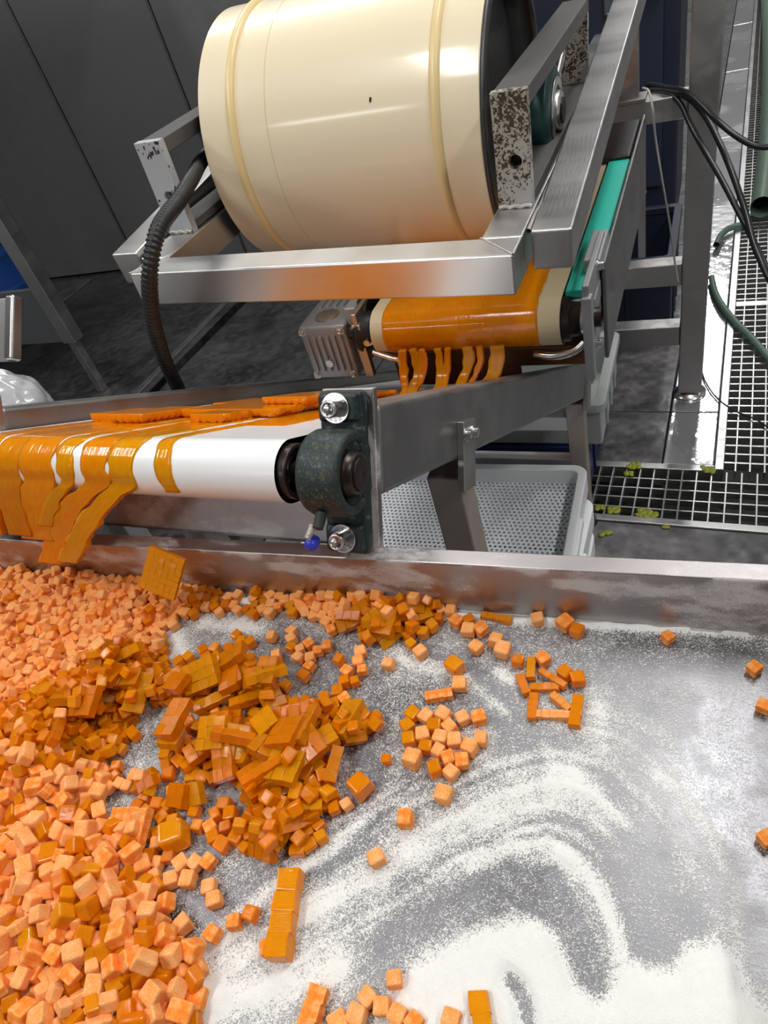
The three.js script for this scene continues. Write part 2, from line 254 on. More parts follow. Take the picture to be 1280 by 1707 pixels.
// ---------------------------------------------------------------- the powder: a layer with its own thickness, grains thin out to bare steel
const PX0 = -0.88, PW = 0.942, PT0 = -0.40, PH = 0.40;
{
  const NX = 466, NT = 200, den = new Float32Array(NX * NT);
  const strokes = [
    // [width in mm, amount, points seen from the viewer]
    [26, 0.34, [[330, 1650], [480, 1545], [640, 1455], [740, 1390], [840, 1345], [920, 1310], [985, 1320], [1020, 1360]]],
    [10, 0.35, [[790, 1445], [855, 1407], [920, 1405], [970, 1445], [1010, 1495], [1040, 1560], [1035, 1600]]],
    [6, 0.3, [[930, 1425], [985, 1470], [1015, 1530], [1030, 1590]]],
    [7, 0.38, [[1090, 1285], [1150, 1340], [1190, 1410], [1212, 1460], [1228, 1520], [1240, 1590]]],
    [9, 0.25, [[950, 1290], [1000, 1320], [1040, 1370]]],
    [10, 0.4, [[640, 1335], [520, 1440], [400, 1530], [330, 1590]]],
    [8, 0.3, [[670, 1098], [770, 1130], [812, 1160], [865, 1210], [905, 1252], [925, 1300]]],
    [9, 0.45, [[835, 1120], [850, 1135]]],
    [14, 0.25, [[990, 1150], [1000, 1200], [1010, 1260]]],
    [10, 0.3, [[760, 1250], [805, 1262], [800, 1230]]],
    [4.5, 0.8, [[330, 997], [480, 1008], [640, 1020], [800, 1030], [960, 1041], [1120, 1051], [1250, 1059]]],
    [14, 0.35, [[285, 1050], [300, 1090], [300, 1130]]],
    [10, 0.4, [[340, 1040], [430, 1045]]],
    [16, 0.5, [[345, 1680], [430, 1650], [560, 1620]]],
    [12, 0.3, [[20, 1120], [10, 1180]]],
    [9, -0.5, [[640, 1572], [715, 1527], [805, 1476], [875, 1468], [925, 1485]]],
    [3, -0.35, [[815, 1412], [858, 1397], [915, 1392], [985, 1430], [1020, 1475], [1048, 1530], [1058, 1590]]],
    [3, -0.3, [[800, 1480], [850, 1470], [890, 1466], [930, 1480], [960, 1520]]],
    [10, -0.75, [[885, 1500], [925, 1540], [950, 1575], [975, 1615], [994, 1655]]],
    [11, -0.8, [[1050, 1485], [1068, 1540], [1085, 1575], [1110, 1593]]],
    [15, -0.35, [[1000, 1290], [1035, 1370], [1075, 1440], [1115, 1505], [1140, 1540]]],
    [6, -0.9, [[852, 1632], [872, 1665], [880, 1710]]],
    [5, -0.4, [[705, 1607], [730, 1598]]],
    [7, -0.35, [[700, 1080], [790, 1118], [850, 1180], [892, 1228]]],
    [9, -0.3, [[735, 1160], [800, 1190], [850, 1215], [905, 1265]]],
    [8, -0.3, [[640, 1350], [560, 1440], [430, 1530]]],
    [22, -0.25, [[420, 1230], [330, 1420], [300, 1500], [380, 1530]]],
    [16, -0.3, [[600, 1150], [620, 1230], [600, 1330]]],
    [26, -0.3, [[480, 1090], [560, 1140]]],
    [20, -0.25, [[1050, 1090], [1200, 1110], [1260, 1120]]],
    [22, -0.3, [[1230, 1200], [1240, 1320], [1262, 1450], [1268, 1560]]],
    [12, -0.25, [[1150, 1200], [1180, 1300], [1215, 1380]]],
  ].map(([w, k, pts]) => [w / 1000, k, pts.map(([x, y]) => onDeck(x, y))]);
  const flow = [[250, 1740], [330, 1650], [480, 1545], [640, 1455], [740, 1390], [840, 1345], [920, 1325], [985, 1345], [1040, 1405], [1085, 1490], [1120, 1580], [1140, 1700]].map(([x, y]) => onDeck(x, y));
  const heap = [[620, 1760], [655, 1640], [690, 1595], [740, 1567], [830, 1541], [890, 1528], [928, 1552], [945, 1600], [968, 1645], [1000, 1655], [1022, 1612], [1060, 1600], [1112, 1606], [1140, 1572], [1195, 1565], [1232, 1600], [1245, 1650], [1290, 1690], [1300, 1760]].map(([x, y]) => onDeck(x, y));
  const seg = (x, y, p, q) => { const dx = q[0] - p[0], dy = q[1] - p[1], t = clamp(((x - p[0]) * dx + (y - p[1]) * dy) / (dx * dx + dy * dy)); return Math.hypot(x - p[0] - t * dx, y - p[1] - t * dy); };
  const inside = (x, y, P) => { let c = false; for (let i = 0, j = P.length - 1; i < P.length; j = i++) if ((P[i][1] > y) !== (P[j][1] > y) && x < (P[j][0] - P[i][0]) * (y - P[i][1]) / (P[j][1] - P[i][1]) + P[i][0]) c = !c; return c; };
  for (let j = 0; j < NT; j++) for (let i = 0; i < NX; i++) {
    let x = PX0 + PW * (i + 0.5) / NX, t = PT0 + PH * (j + 0.5) / NT;
    const wx = x + 0.006 * (fbm(x * 40, t * 40, 90, 3) - 0.5), wt = t + 0.006 * (fbm(x * 40, t * 40, 95, 3) - 0.5);
    let d = 0.40 + 0.30 * (fbm(x * 45, t * 45, 81, 4) - 0.5);
    for (const [w, k, P] of strokes) {
      let m = 9; for (let s = 0; s + 1 < P.length; s++) m = Math.min(m, seg(wx, wt, P[s], P[s + 1]));
      if (m < 2.2 * w) d += k * Math.exp(-(m * m) / (0.5 * w * w) * 0.9) * (0.65 + 0.7 * fbm(x * 90, t * 90, 84, 2));
    }
    { let m = 9, k = 0; for (let s = 0; s + 1 < flow.length; s++) { const q = seg(wx, wt, flow[s], flow[s + 1]); if (q < m) { m = q; k = (flow[s + 1][0] - flow[s][0]) * (wt - flow[s][1]) - (flow[s + 1][1] - flow[s][1]) * (wx - flow[s][0]); } }
      const sd = k > 0 ? m : -m; d += smooth(0.1, 0.05, m) * smooth(0.46, 0.3, -wx) * (0.40 * (vnoise(sd * 140, 1.5, 61) - 0.5) + 0.32 * (vnoise(sd * 420, 3.5 + wx * 6, 62) - 0.5)); }
    let e = 9; for (let s = 0; s < heap.length; s++) e = Math.min(e, seg(wx, wt, heap[s], heap[(s + 1) % heap.length]));
    const inn = inside(wx, wt, heap) ? 1 : -1;
    let hd = smooth(-0.012, 0.014, inn * e) * 1.1;
    for (const q of [17, 19]) if (hd > 0) { let m = 9; const P = strokes[q][2]; for (let s = 0; s + 1 < P.length; s++) m = Math.min(m, seg(wx, wt, P[s], P[s + 1])); }
    d = Math.max(d, d * 0.4 + hd);
    d -= 0.9 * Math.exp(-Math.pow(Math.min(...[[0, 1], [1, 2]].map(([s, r]) => seg(wx, wt, strokes[21][2][s], strokes[21][2][r]))) / 0.004, 2));
    d = Math.max(d, 0.205 + 0.16 * fbm(x * 60, t * 60, 87, 3) - 0.5 * smooth(0.05, 0.3, -0.2 - d)) * smooth(PT0, PT0 + 0.03, t) * smooth(PX0, PX0 + 0.04, x);
    den[j * NX + i] = d;
  }
  const D = (u, v) => { const x = clamp(u * NX - 0.5, 0, NX - 1.001), y = clamp(v * NT - 0.5, 0, NT - 1.001), i = Math.floor(x), j = Math.floor(y), f = x - i, g = y - j, o = j * NX + i; return (den[o] * (1 - f) + den[o + 1] * f) * (1 - g) + (den[o + NX] * (1 - f) + den[o + NX + 1] * f) * g; };
  const alpha = tex(2048, 1024, (u, v, x, y) => { const g = 0.5 + 1.15 * (0.52 * hash2(x, y, 7) + 0.22 * hash2(x >> 1, y >> 1, 6) + 0.16 * vnoise(x * 0.33, y * 0.33, 8) + 0.10 * vnoise(x * 0.09, y * 0.09, 9) - 0.5), d = D(u, v); return g1(smooth(g - 0.2, g + 0.2, d)); });
  alpha.wrapS = alpha.wrapT = THREE.ClampToEdgeWrapping;
  const bumpP = tex(512, 512, (u, v, x, y) => g1(0.6 * hash2(x, y, 17) + 0.4 * fbm(u * 40, v * 40, 19, 3, 40)), false, [12, 6]);
  const GX = 360, GT = 160, pos = [], uv = [], idx = [];
  for (let j = 0; j <= GT; j++) for (let i = 0; i <= GX; i++) {
    const u = i / GX, v = j / GT, x = PX0 + PW * u, t = PT0 + PH * v, d = D(u, v);
    const h = 0.00035 + 0.004 * smooth(0.75, 1.35, d) + (d > 0.8 ? 0.0012 * (fbm(x * 160, t * 160, 33, 3) - 0.5) : 0);
    const p = deckAt(x, t, DECK + Math.max(h, 0.0003)); pos.push(p.x, p.y, p.z); uv.push(u, v);
    if (i < GX && j < GT) { const o = j * (GX + 1) + i; idx.push(o, o + 1, o + GX + 1, o + 1, o + GX + 2, o + GX + 1); }
  }
  const g = new THREE.BufferGeometry(); g.setAttribute('position', new THREE.Float32BufferAttribute(pos, 3)); g.setAttribute('uv', new THREE.Float32BufferAttribute(uv, 2)); g.setIndex(idx); g.computeVertexNormals();
  solo('white_powder', 'white powder swirled over the steel tray and heaped at its near corner', 'powder', g, std({ color: rgb(0.86, 0.86, 0.83), roughness: 0.95, alphaMap: alpha, transparent: true, bumpMap: bumpP, bumpScale: 0.0006 }), deckAt(-0.1, -0.15), { kind: 'stuff' });
}

// ---------------------------------------------------------------- gummy materials and shapes
// sugar crystals on orange jelly: coarse grains, 96 texels to a cube face
const crystal = (x, y, k) => 0.45 * hash2(x, y, 51 + k) + 0.35 * hash2(x >> 1, y >> 1, 55 + k) + 0.2 * vnoise(x * 0.22, y * 0.22, 59 + k);
const sugarT = [0, 1, 2].map((k) => tex(96, 96, (u, v, x, y) => {
  const n = fbm(u * 3, v * 3, 100 + k * 9, 3, 3), e = Math.min(u, v, 1 - u, 1 - v);
  const c = mix3([[1.0, 0.55, 0.17], [1.0, 0.60, 0.27], [1.0, 0.48, 0.06]][k], [1.0, 0.69, 0.38], clamp(n * 1.1 - 0.1 + (e < 0.09 ? 0.25 : 0)));
  return mix3(c, [1, 0.94, 0.86], smooth(0.55, 0.82, crystal(x, y, k) + 0.22 * (n - 0.5)) * [0.75, 0.85, 0.55][k]);
}, true));
const grainT = tex(96, 96, (u, v, x, y) => g1(crystal(x, y, 1)));
const streakT = tex(256, 256, (u, v, x, y) => g1(0.5 * vnoise(u * 26, v * 2, 91, 26) + 0.3 * vnoise(u * 60, v * 3, 92, 60) + 0.2 * fbm(u * 6, v * 6, 93, 3, 6)));
const gumT = tex(256, 256, (u, v) => mix3([1.0, 0.84, 0.30], [1.0, 0.70, 0.10], clamp(0.7 * vnoise(u * 22, v * 2, 94, 22) + 0.5 * fbm(u * 5, v * 5, 95, 4, 5) - 0.1)), true);
M.sugar = sugarT.map((t, k) => phy({ map: t, roughness: 0.8, transmission: 0.06, thickness: 0, ior: 1.35, bumpMap: grainT, bumpScale: 0.0003 }));
const gum = (r, g, b, tr = 0.38) => phy({ color: rgb(r, g, b), map: gumT, roughness: 0.08, transmission: tr, thickness: 0.01, ior: 1.42, bumpMap: streakT, bumpScale: 0.0001, specularIntensity: 0.55 });
M.gum = [gum(1, 0.66, 0.18, 0.4), gum(1, 0.58, 0.1, 0.45), gum(1, 0.52, 0.06, 0.42)];
M.amber = [gum(1, 0.64, 0.08, 0.6), gum(1, 0.74, 0.12, 0.52), gum(1, 0.54, 0.05, 0.56)];
M.sheet = gum(1, 0.58, 0.08, 0.42);
const G = 0.0083;                                            // edge of a gummy cube
function blob(w, h, d, seed, r = 0.0013) {                   // a cut gummy block: eased edges, faces a little hollow and out of true
  const g = new RoundedBoxGeometry(w, h, d, 2, r), p = g.attributes.position, q = rng(seed), k = Array.from({ length: 12 }, () => (q() - 0.5));
  for (let i = 0; i < p.count; i++) {
    const x = p.getX(i) / w * 2, y = p.getY(i) / h * 2, z = p.getZ(i) / d * 2;
    const s = 1 - 0.05 * (1 - x * x) * (1 - z * z) * 0;
    p.setXYZ(i, p.getX(i) * (s + 0.18 * k[0] * y + 0.10 * k[1] * z) + w * 0.10 * k[2] * y, p.getY(i) * (1 + 0.18 * k[3] * x + 0.14 * k[4] * z), p.getZ(i) * (1 + 0.16 * k[5] * y + 0.10 * k[6] * x) + d * 0.10 * k[7] * y);
  }
  g.computeVertexNormals(); return g;
}
function slabOf(n, m, seed, h = G * 0.92) {                  // an uncut piece: n by m cubes still joined along their cuts
  const list = []; for (let i = 0; i < n; i++) for (let j = 0; j < m; j++) { const b = blob(G * 1.03, h, G * 1.03, seed + i * 31 + j * 7, 0.0005); b.translate((i - (n - 1) / 2) * G * 0.99, 0, (j - (m - 1) / 2) * G * 0.99); list.push(b); }
  return merge(list);
}
const cubeShapes = [[1, 1, 1], [1, 0.94, 1.05], [1.04, 1, 0.96], [1.25, 0.95, 0.95], [0.95, 0.85, 1.35], [1.15, 0.8, 1.1], [1, 1, 1]].map(([w, h, d], s) => blob(G * w, G * h, G * d, 13 + s * 17));
// ---------------------------------------------------------------- gummies on the tray: laid out, settled on one another, then made one by one
{
  const r = rng(2024), poly = (P) => P.map(([x, y]) => onDeck(x, y));
  const inside = (x, y, P) => { let c = false; for (let i = 0, j = P.length - 1; i < P.length; j = i++) if ((P[i][1] > y) !== (P[j][1] > y) && x < (P[j][0] - P[i][0]) * (y - P[i][1]) / (P[j][1] - P[i][1]) + P[i][0]) c = !c; return c; };
  const items = [];                                          // {x, t, y, s, kind, zone}
  const zones = {                                            // where it lies when sugared, when not; group
    wall: ['in pale heap', 'in pale heap', 'heaped against the far tray wall'],
    near: ['in coarse heap', 'in coarse heap', 'heaped on the viewer\u2019s side of the tray'],
    edge: ['along wall foot', 'along wall foot', 'lined up along the foot of the far tray wall'],
    loose: ['on bare steel', 'on bare steel', 'loose on the grey steel round the dark clump'],
    clump: ['in glossy clump', 'in glossy clump', 'in the unsugared clumps'],
    patch: ['in pale patch', 'in pale patch', 'of the small patch amid the powder swirls'],
    drift: ['near amber sticks', 'near amber sticks', 'scattered near the amber sticks'],
    bottom: ['in thick powder', 'in thick powder', 'in the thick powder nearest the viewer'],
    fringe: ['beside coarse heap', 'beside coarse heap', 'strayed from the coarse heap'],
  };
  // what tells one from its neighbours: size, how it sits, and the nearest thing one can find
  const marks = [['below the hanging torn sheet', 95, 985], ['below the dropping slab', 270, 1020], ['at the photo edge by the wall', 5, 990], ['at the photo edge, mid heap', 5, 1120], ['beside the bare speckled gap', 300, 1075], ['by the glossy band', 120, 1160], ['within the glossy band', 60, 1260], ['under the glossy band', 40, 1345], ['at the band\u2019s inner end', 240, 1130],
    ['near the bearing block', 560, 1000], ['by the wall foot clump', 660, 1045], ['below the wall foot clump', 600, 1110], ['at the clump\u2019s crest', 420, 1150], ['mid clump', 430, 1240], ['at the clump\u2019s outer side', 570, 1250], ['at the clump\u2019s foot', 470, 1380], ['where the clump thins out', 310, 1290], ['by the large amber block', 300, 1390], ['beside the long lone bar', 440, 1540], ['at the heap\u2019s inner flank', 250, 1500], ['mid coarse heap', 110, 1480], ['at the photo edge, low down', 15, 1560], ['at the photo bottom edge', 120, 1670], ['at the heap\u2019s foot on powder', 300, 1640],
    ['above the wide amber stick', 880, 1080], ['by the lone wall stick', 820, 1050], ['at the patch\u2019s top', 750, 1195], ['at the patch\u2019s foot', 740, 1290], ['below the patch', 680, 1390], ['by the photo bottom', 620, 1690], ['in the middle strip of steel', 520, 1110]];
  const tellApart = (o, spot) => {
    let best = '', bd = 1e9; for (const [t, x, y] of marks) { const d = Math.hypot(o.u - x, o.w - y); if (d < bd) { bd = d; best = t; } }
    const size = o.s < 1.0 ? 'small ' : o.s > 1.3 ? 'large ' : '', up = new THREE.Vector3(0, 1, 0).applyQuaternion(o.q), k = Math.max(Math.abs(up.x), Math.abs(up.y), Math.abs(up.z));
    const sits = Math.abs(up.y) > 0.985 ? 'flat' : k > 0.9 ? 'leaning' : k > 0.72 ? 'tipped' : 'cornerwise', coat = o.kind === 's' ? ['amber-tinged sugared', 'pale sugared', 'deep orange sugared'][Math.floor(o.tone * 3)] : ['bright glossy', 'amber glossy', 'dark glossy'][Math.floor(o.tone * 3)];
    const whole = size + coat + ' gummy cube ' + sits + ' ' + spot + ' ' + best; return whole.split(' ').length > 16 ? size + coat + ' gummy cube ' + sits + ' ' + best : whole;
  };
  const fill = (P, per, kindOf, zone, size = [0.92, 1.12]) => {
    const Q = poly(P), xs = Q.map((p) => p[0]), ts = Q.map((p) => p[1]), x0 = Math.min(...xs), x1 = Math.max(...xs), t0 = Math.min(...ts), t1 = Math.max(...ts);
    const n = Math.round((x1 - x0) * (t1 - t0) / (G * G) * per);
    for (let i = 0; i < n; i++) { const x = x0 + (x1 - x0) * r(), t = t0 + (t1 - t0) * r(); if (inside(x, t, Q)) items.push({ x, t, y: G * (0.5 + 3 * r() * per), s: size[0] + (size[1] - size[0]) * r(), kind: kindOf(), zone }); }
  };
  const pale = () => (r() < 0.93 ? 's' : 'g'), gloss = () => (r() < 0.9 ? 'g' : 's'), half = () => (r() < 0.55 ? 's' : 'g');
  fill([[-260, 960], [-60, 950], [40, 955], [330, 990], [330, 1030], [265, 1050], [275, 1085], [190, 1100], [150, 1140], [60, 1175], [-40, 1205], [-260, 1205]], 1.9, pale, 'wall');
  fill([[-260, 1215], [0, 1200], [60, 1175], [150, 1140], [195, 1095], [285, 1090], [300, 1120], [290, 1160], [230, 1200], [215, 1240], [165, 1290], [60, 1310], [-260, 1330]], 2.1, gloss, 'clump');
  fill([[-260, 1330], [0, 1300], [60, 1280], [165, 1300], [165, 1400], [225, 1450], [240, 1540], [320, 1590], [330, 1720], [-200, 1780]], 2.5, () => (r() < 0.7 ? 's' : 'g'), 'near', [0.92, 1.45]);
  fill([[330, 990], [480, 1000], [600, 1008], [740, 1015], [735, 1040], [680, 1060], [600, 1040], [480, 1022], [340, 1025]], 1.05, half, 'edge');
  fill([[560, 1010], [745, 1015], [735, 1035], [660, 1060], [590, 1055]], 0.9, half, 'edge');
  fill([[320, 1080], [420, 1060], [430, 1110], [350, 1140], [290, 1130]], 0.6, gloss, 'loose');
  fill([[470, 1040], [640, 1070], [650, 1140], [480, 1130], [440, 1080]], 0.22, half, 'loose');
  fill([[480, 1130], [600, 1140], [610, 1220], [560, 1200], [480, 1170]], 0.4, gloss, 'loose');
  fill([[300, 1130], [470, 1130], [600, 1210], [570, 1300], [540, 1350], [430, 1330], [300, 1310], [265, 1270], [280, 1200]], 0.75, () => 'g', 'clump');
  fill([[430, 1330], [540, 1320], [545, 1400], [440, 1455]], 0.8, () => 'g', 'clump');
  fill([[185, 1280], [300, 1290], [310, 1340], [240, 1340], [190, 1320]], 0.5, half, 'loose');
  fill([[240, 1350], [440, 1330], [430, 1410], [300, 1420], [230, 1400]], 0.45, gloss, 'loose');
  fill([[160, 1380], [270, 1390], [285, 1470], [235, 1480]], 1.1, half, 'fringe');
  // the ones lying apart, each in its own place: px, py, kind, zone
  const at = (list, kind, zone) => { for (const [px, py, s] of list) { const [x, t] = onDeck(px, py + 6); items.push({ x, t, y: G * 0.5, s: (s ?? 0.95 + 0.15 * r()) * 1.12, kind, zone, fix: true }); } };
  at([[715, 1200], [740, 1195], [773, 1197], [800, 1197], [735, 1230], [760, 1235], [803, 1232], [785, 1247], [730, 1250], [755, 1285], [745, 1262], [770, 1270], [715, 1228], [750, 1215]], 's', 'patch');
  at([[720, 1215], [690, 1228], [683, 1213], [720, 1240], [727, 1282], [690, 1191]], 'g', 'patch');
  at([[690, 1265, 1.3], [742, 1325, 1.15], [678, 1365, 1.1], [631, 1430], [581, 1340, 0.8]], 's', 'patch');
  at([[795, 1080], [770, 1035], [800, 1050], [785, 1050], [840, 1085, 1.2], [828, 1068], [893, 1103], [703, 1088], [768, 1142], [650, 1107], [897, 1033], [945, 1042, 1.2]], 's', 'drift');
  at([[790, 1027], [865, 1102, 0.9], [955, 1133], [960, 1051], [945, 1132]], 'g', 'drift');
  at([[660, 1630], [615, 1665], [595, 1690], [690, 1700], [755, 1697], [670, 1692], [640, 1675], [575, 1700]], 's', 'bottom');
  at([[360, 1555], [395, 1535], [452, 1578], [355, 1480], [362, 1497], [312, 1450], [330, 1440], [345, 1437], [262, 1540, 1.3], [310, 1540, 1.1], [295, 1460], [318, 1462]], 's', 'fringe');
  at([[322, 1578], [423, 1522], [277, 1475, 1.1], [362, 1395], [380, 1405], [400, 1395], [425, 1390]], 'g', 'fringe');
  const lone = [
    [1113, 1062, 's', 'orange gummy cube lying alone on clear steel near the end of the far wall'], [1256, 1115, 's', 'sugared gummy cube beside the side wall, the upper of two there'],
    [1272, 1178, 's', 'sugared gummy cube touching the side wall, the lower of two there'], [1276, 1398, 's', 'brownish gummy cube at the side wall beside the brushed bare steel'],
    [605, 1312, 'g', 'big glossy orange gummy cube standing apart beside the dark clump', 1.75], [760, 1113, 'g', 'bright glossy orange gummy cube alone above the pale patch', 1.5],
    [647, 1265, 'g', 'small glossy gummy cube alone between the dark clump and the pale patch', 0.8], [300, 1396, 'g', 'large amber gummy block lying flat below the dark clump', 2.1],
  ];
  for (const [px, py, kind, label, s] of lone) { const [x, t] = onDeck(px, py + 6); items.push({ x, t, y: G * 0.5, s: s ?? 1, kind, label, fix: true }); }
  // larger pieces: n by m cubes
  const slabs = [];
  const sl = (px, py, n, m, yaw, lift, tilt, label, mat) => { const [x, t] = onDeck(px, py); slabs.push({ x, t, n, m, yaw: R(yaw), lift, tilt: R(tilt), label, mat }); };
  const uncut = 'uncut slab of glossy orange gummy cubes ';
  // px, py, length and width as seen, turn: real length follows from the distance
  const st = (px, py, len, wid, yaw, label, lift = 0.5, tilt = 0) => { const d = onLevel(px, py, DECK).distanceTo(new THREE.Vector3(0, EYE, 0)) * 0.97 / FOC, k = Math.abs(Math.sin(R(yaw))), L = len * d / (1 - 0.22 * k), w = wid * d / (1.22 - 0.22 * k), n = Math.max(2, Math.round(L / w * 1.1)), [x, t] = onDeck(px, py + 4); slabs.push({ x, t, n, m: 1, yaw: R(yaw), lift, tilt: R(tilt), label, L, w }); };
  st(481, 1525, 92, 33, 106, 'long glossy orange gummy bar lying alone on the powder below the clump');
  st(828, 1030, 52, 15, -4, 'glossy orange gummy stick lying along the foot of the tray wall');
  st(733, 1160, 42, 18, 22, 'half-sugared gummy stick lying above the pale patch');
  st(886, 1115, 30, 14, 100, 'upright amber gummy stick at the top of the stick group');
  st(908, 1146, 44, 14, 12, 'wide amber gummy stick in the middle of the stick group');
  st(873, 1142, 30, 14, 122, 'short amber gummy stick at one end of the stick group');
  st(935, 1170, 34, 14, -32, 'slanting amber gummy stick in the lower stick group');
  st(961, 1187, 42, 17, 92, 'dark amber gummy stick at the outer end of the stick group');
  st(889, 1178, 36, 14, 96, 'amber gummy stick pointing at the viewer in the stick group');
  st(922, 1192, 58, 16, 8, 'pale sugared gummy stick below the amber sticks');
  st(922, 1132, 46, 12, -28, 'thin amber gummy stick crossing the stick group', 0.9, 3);
  st(525, 1688, 48, 26, 92, 'pale sugared gummy stick at the near edge of the tray');
  st(805, 1692, 44, 26, 112, 'orange gummy stick half sunk in powder at the near edge');
  const where = ['on the dark clump', 'at the foot of the dark clump', 'in the glossy band between the two pale heaps', 'at the foot of the tray wall'];
  const heapOf = (list, w, lift0, big) => { for (const [px, py, k, rx, ry] of list) for (let i = 0; i < k; i++) sl(px + rx * (r() - 0.5) * 2, py + ry * (r() - 0.5) * 2, 2 + Math.floor(r() * big * 0.75), 1 + Math.floor(r() * 3.2), 30 + 70 * (r() - 0.5) + (r() < 0.4 ? 90 : 0), lift0 * (0.5 + 0.9 * i / k) + 0.5, (r() - 0.5) * 70, uncut + where[w], -1); };
  heapOf([[350, 1180, 5, 45, 30], [430, 1170, 5, 40, 30], [400, 1250, 7, 70, 40], [500, 1240, 6, 50, 45], [550, 1270, 4, 25, 40], [450, 1310, 5, 60, 25], [330, 1260, 4, 35, 30], [412, 1138, 3, 18, 12], [455, 1165, 3, 14, 18]], 0, 2.6, 4);
  heapOf([[490, 1370, 5, 40, 30], [465, 1415, 4, 25, 20], [325, 1335, 2, 18, 10], [270, 1312, 3, 22, 12], [590, 1222, 2, 12, 10]], 1, 1.0, 4);
  heapOf([[60, 1255, 8, 60, 30], [150, 1215, 8, 50, 35], [220, 1150, 7, 40, 30], [30, 1285, 5, 50, 20], [120, 1275, 6, 50, 18]], 2, 3.4, 3.5);
  heapOf([[610, 1040, 4, 22, 14], [650, 1052, 3, 22, 10], [690, 1036, 3, 22, 10]], 3, 1.3, 3);
  for (const [px, py, n, m, yaw, lift, tilt] of [[228, 1530, 4, 4, 10, 1.6, 10], [225, 1400, 4, 4, 10, 1.4, 15], [250, 1620, 4, 3, -15, 1.4, 8], [120, 1340, 3, 4, 20, 2.2, 20]]) sl(px, py, n, m, yaw, lift, tilt, 'sugared uncut gummy slab lying on the coarse pale heap, one of four', 's');
  // settle: every piece is kept clear of its neighbours and pulled down on to the deck
  const cell = G * 1.5, N = items.length;
  const ball = (o) => o.s * G * 0.535;
  const posts = slabs.flatMap((s) => { const out = []; for (let i = 0; i < s.n; i++) for (let j = 0; j < s.m; j++) { const dx = (i - (s.n - 1) / 2) * G, dz = (j - (s.m - 1) / 2) * G, c = Math.cos(s.yaw), n = Math.sin(s.yaw); out.push({ x: s.x + dx * c + dz * n, t: s.t - (-dx * n + dz * c), y: s.lift * G, s: 1.0, post: true }); } return out; });
  for (let it = 0; it < 70; it++) {
    const map = new Map(), all = [...items, ...posts], key = (x, t) => Math.floor(x / cell) + ',' + Math.floor(t / cell);
    all.forEach((o) => { const k = key(o.x, o.t); (map.get(k) ?? map.set(k, []).get(k)).push(o); });
    for (const o of items) {
      if (!o.fix) o.y -= G * 0.10;
      const ci = Math.floor(o.x / cell), cj = Math.floor(o.t / cell);
      for (let i = -1; i <= 1; i++) for (let j = -1; j <= 1; j++) for (const q of map.get((ci + i) + ',' + (cj + j)) ?? []) {
        if (q === o) continue;
        const dx = o.x - q.x, dt = o.t - q.t, dy = o.y - q.y, d = Math.hypot(dx, dt, dy) || 1e-6, need = ball(o) + ball(q);
        if (d < need) { const k = (need - d) / d * (q.post || q.fix ? 0.8 : 0.45), f = o.fix ? 0.2 : 1; o.x += dx * k * f; o.t += dt * k * f; if (!o.fix) o.y += dy * k * 1.15 + 1e-5; }
      }
      o.y = Math.max(o.y, o.s * G * 0.5); o.t = Math.min(o.t, -G * 0.62); o.x = Math.min(o.x, 0.063 - G * 0.6);
    }
  }
  // orientation; which ones show, and how large
  camera.updateMatrixWorld(true); camera.updateProjectionMatrix();
  const eye = new THREE.Vector3(0, EYE, 0), fwd = new THREE.Vector3(0, 0, -1).applyQuaternion(camera.quaternion), shown = [], grid = new Map(), tmp = new THREE.Vector3();
  for (const o of items) {
    o.p = deckAt(o.x, o.t, DECK + 0.0006 + o.y);
    const flat = o.y < o.s * G * 0.56;
    o.q = flat ? new THREE.Quaternion().setFromEuler(new THREE.Euler((r() - 0.5) * 0.06, r() * 6.28, (r() - 0.5) * 0.06)) : new THREE.Quaternion().setFromEuler(new THREE.Euler((r() - 0.5) * 1.5, r() * 6.28, (r() - 0.5) * 1.5));
    o.shape = Math.floor(r() * (o.zone === 'near' || o.zone === 'clump' ? 7 : 3)); o.tone = r();
    o.d = tmp.copy(o.p).sub(eye).dot(fwd);
    const pr = o.p.clone().project(camera); o.u = (pr.x + 1) * 640; o.w = (1 - pr.y) * 853.5;
    const k = Math.round(o.u / 9) + ',' + Math.round(o.w / 9); o.k = k;
    const rad = Math.ceil(FOC * o.s * G * 0.42 / o.d / 9);
    for (let i = -rad; i <= rad; i++) for (let j = -rad; j <= rad; j++) { const kk = (Math.round(o.u / 9) + i) + ',' + (Math.round(o.w / 9) + j); if (!(grid.get(kk) < o.d)) grid.set(kk, o.d); }
  }
  for (const o of items) { o.seen = o.u > -12 && o.u < 1292 && o.w > 900 && o.w < 1719 && o.d < grid.get(o.k) + G * 0.45; o.big = (o.seen ? 1 : 0) * o.s / o.d + (o.label ? 9 : 0) + (o.fix ? 5 : 0); }
  const matOf = (o) => o.kind === 's' ? M.sugar[Math.floor(o.tone * 3)] : M.gum[Math.floor(o.tone * 3)];
  const protos = new Map();
  for (const kind of ['s', 'g']) {
    const mine = items.filter((o) => o.kind === kind).sort((a, b) => b.big - a.big), one = mine.slice(0, 300), rest = mine.slice(300);
    for (const o of one) {
      const k = kind + o.shape + Math.floor(o.tone * 3);
      if (!protos.has(k)) protos.set(k, shade(new THREE.Mesh(cubeShapes[o.shape], matOf(o))));
      const m = protos.get(k).clone(); m.name = numbered(kind === 's' ? 'sugared_gummy_cube' : 'glossy_gummy_cube');
      m.position.copy(o.p); m.quaternion.copy(o.q); m.scale.setScalar(o.s);
if (o.label) m.userData = { label: o.label, category: 'gummy' };
      else { const z = zones[o.zone], l = tellApart(o, z[kind === 's' ? 0 : 1]); m.userData = { label: l, category: 'gummy', group: (kind === 's' ? 'sugared' : 'glossy') + ' gummy cubes ' + z[2] }; }
      scene.add(m);
    }
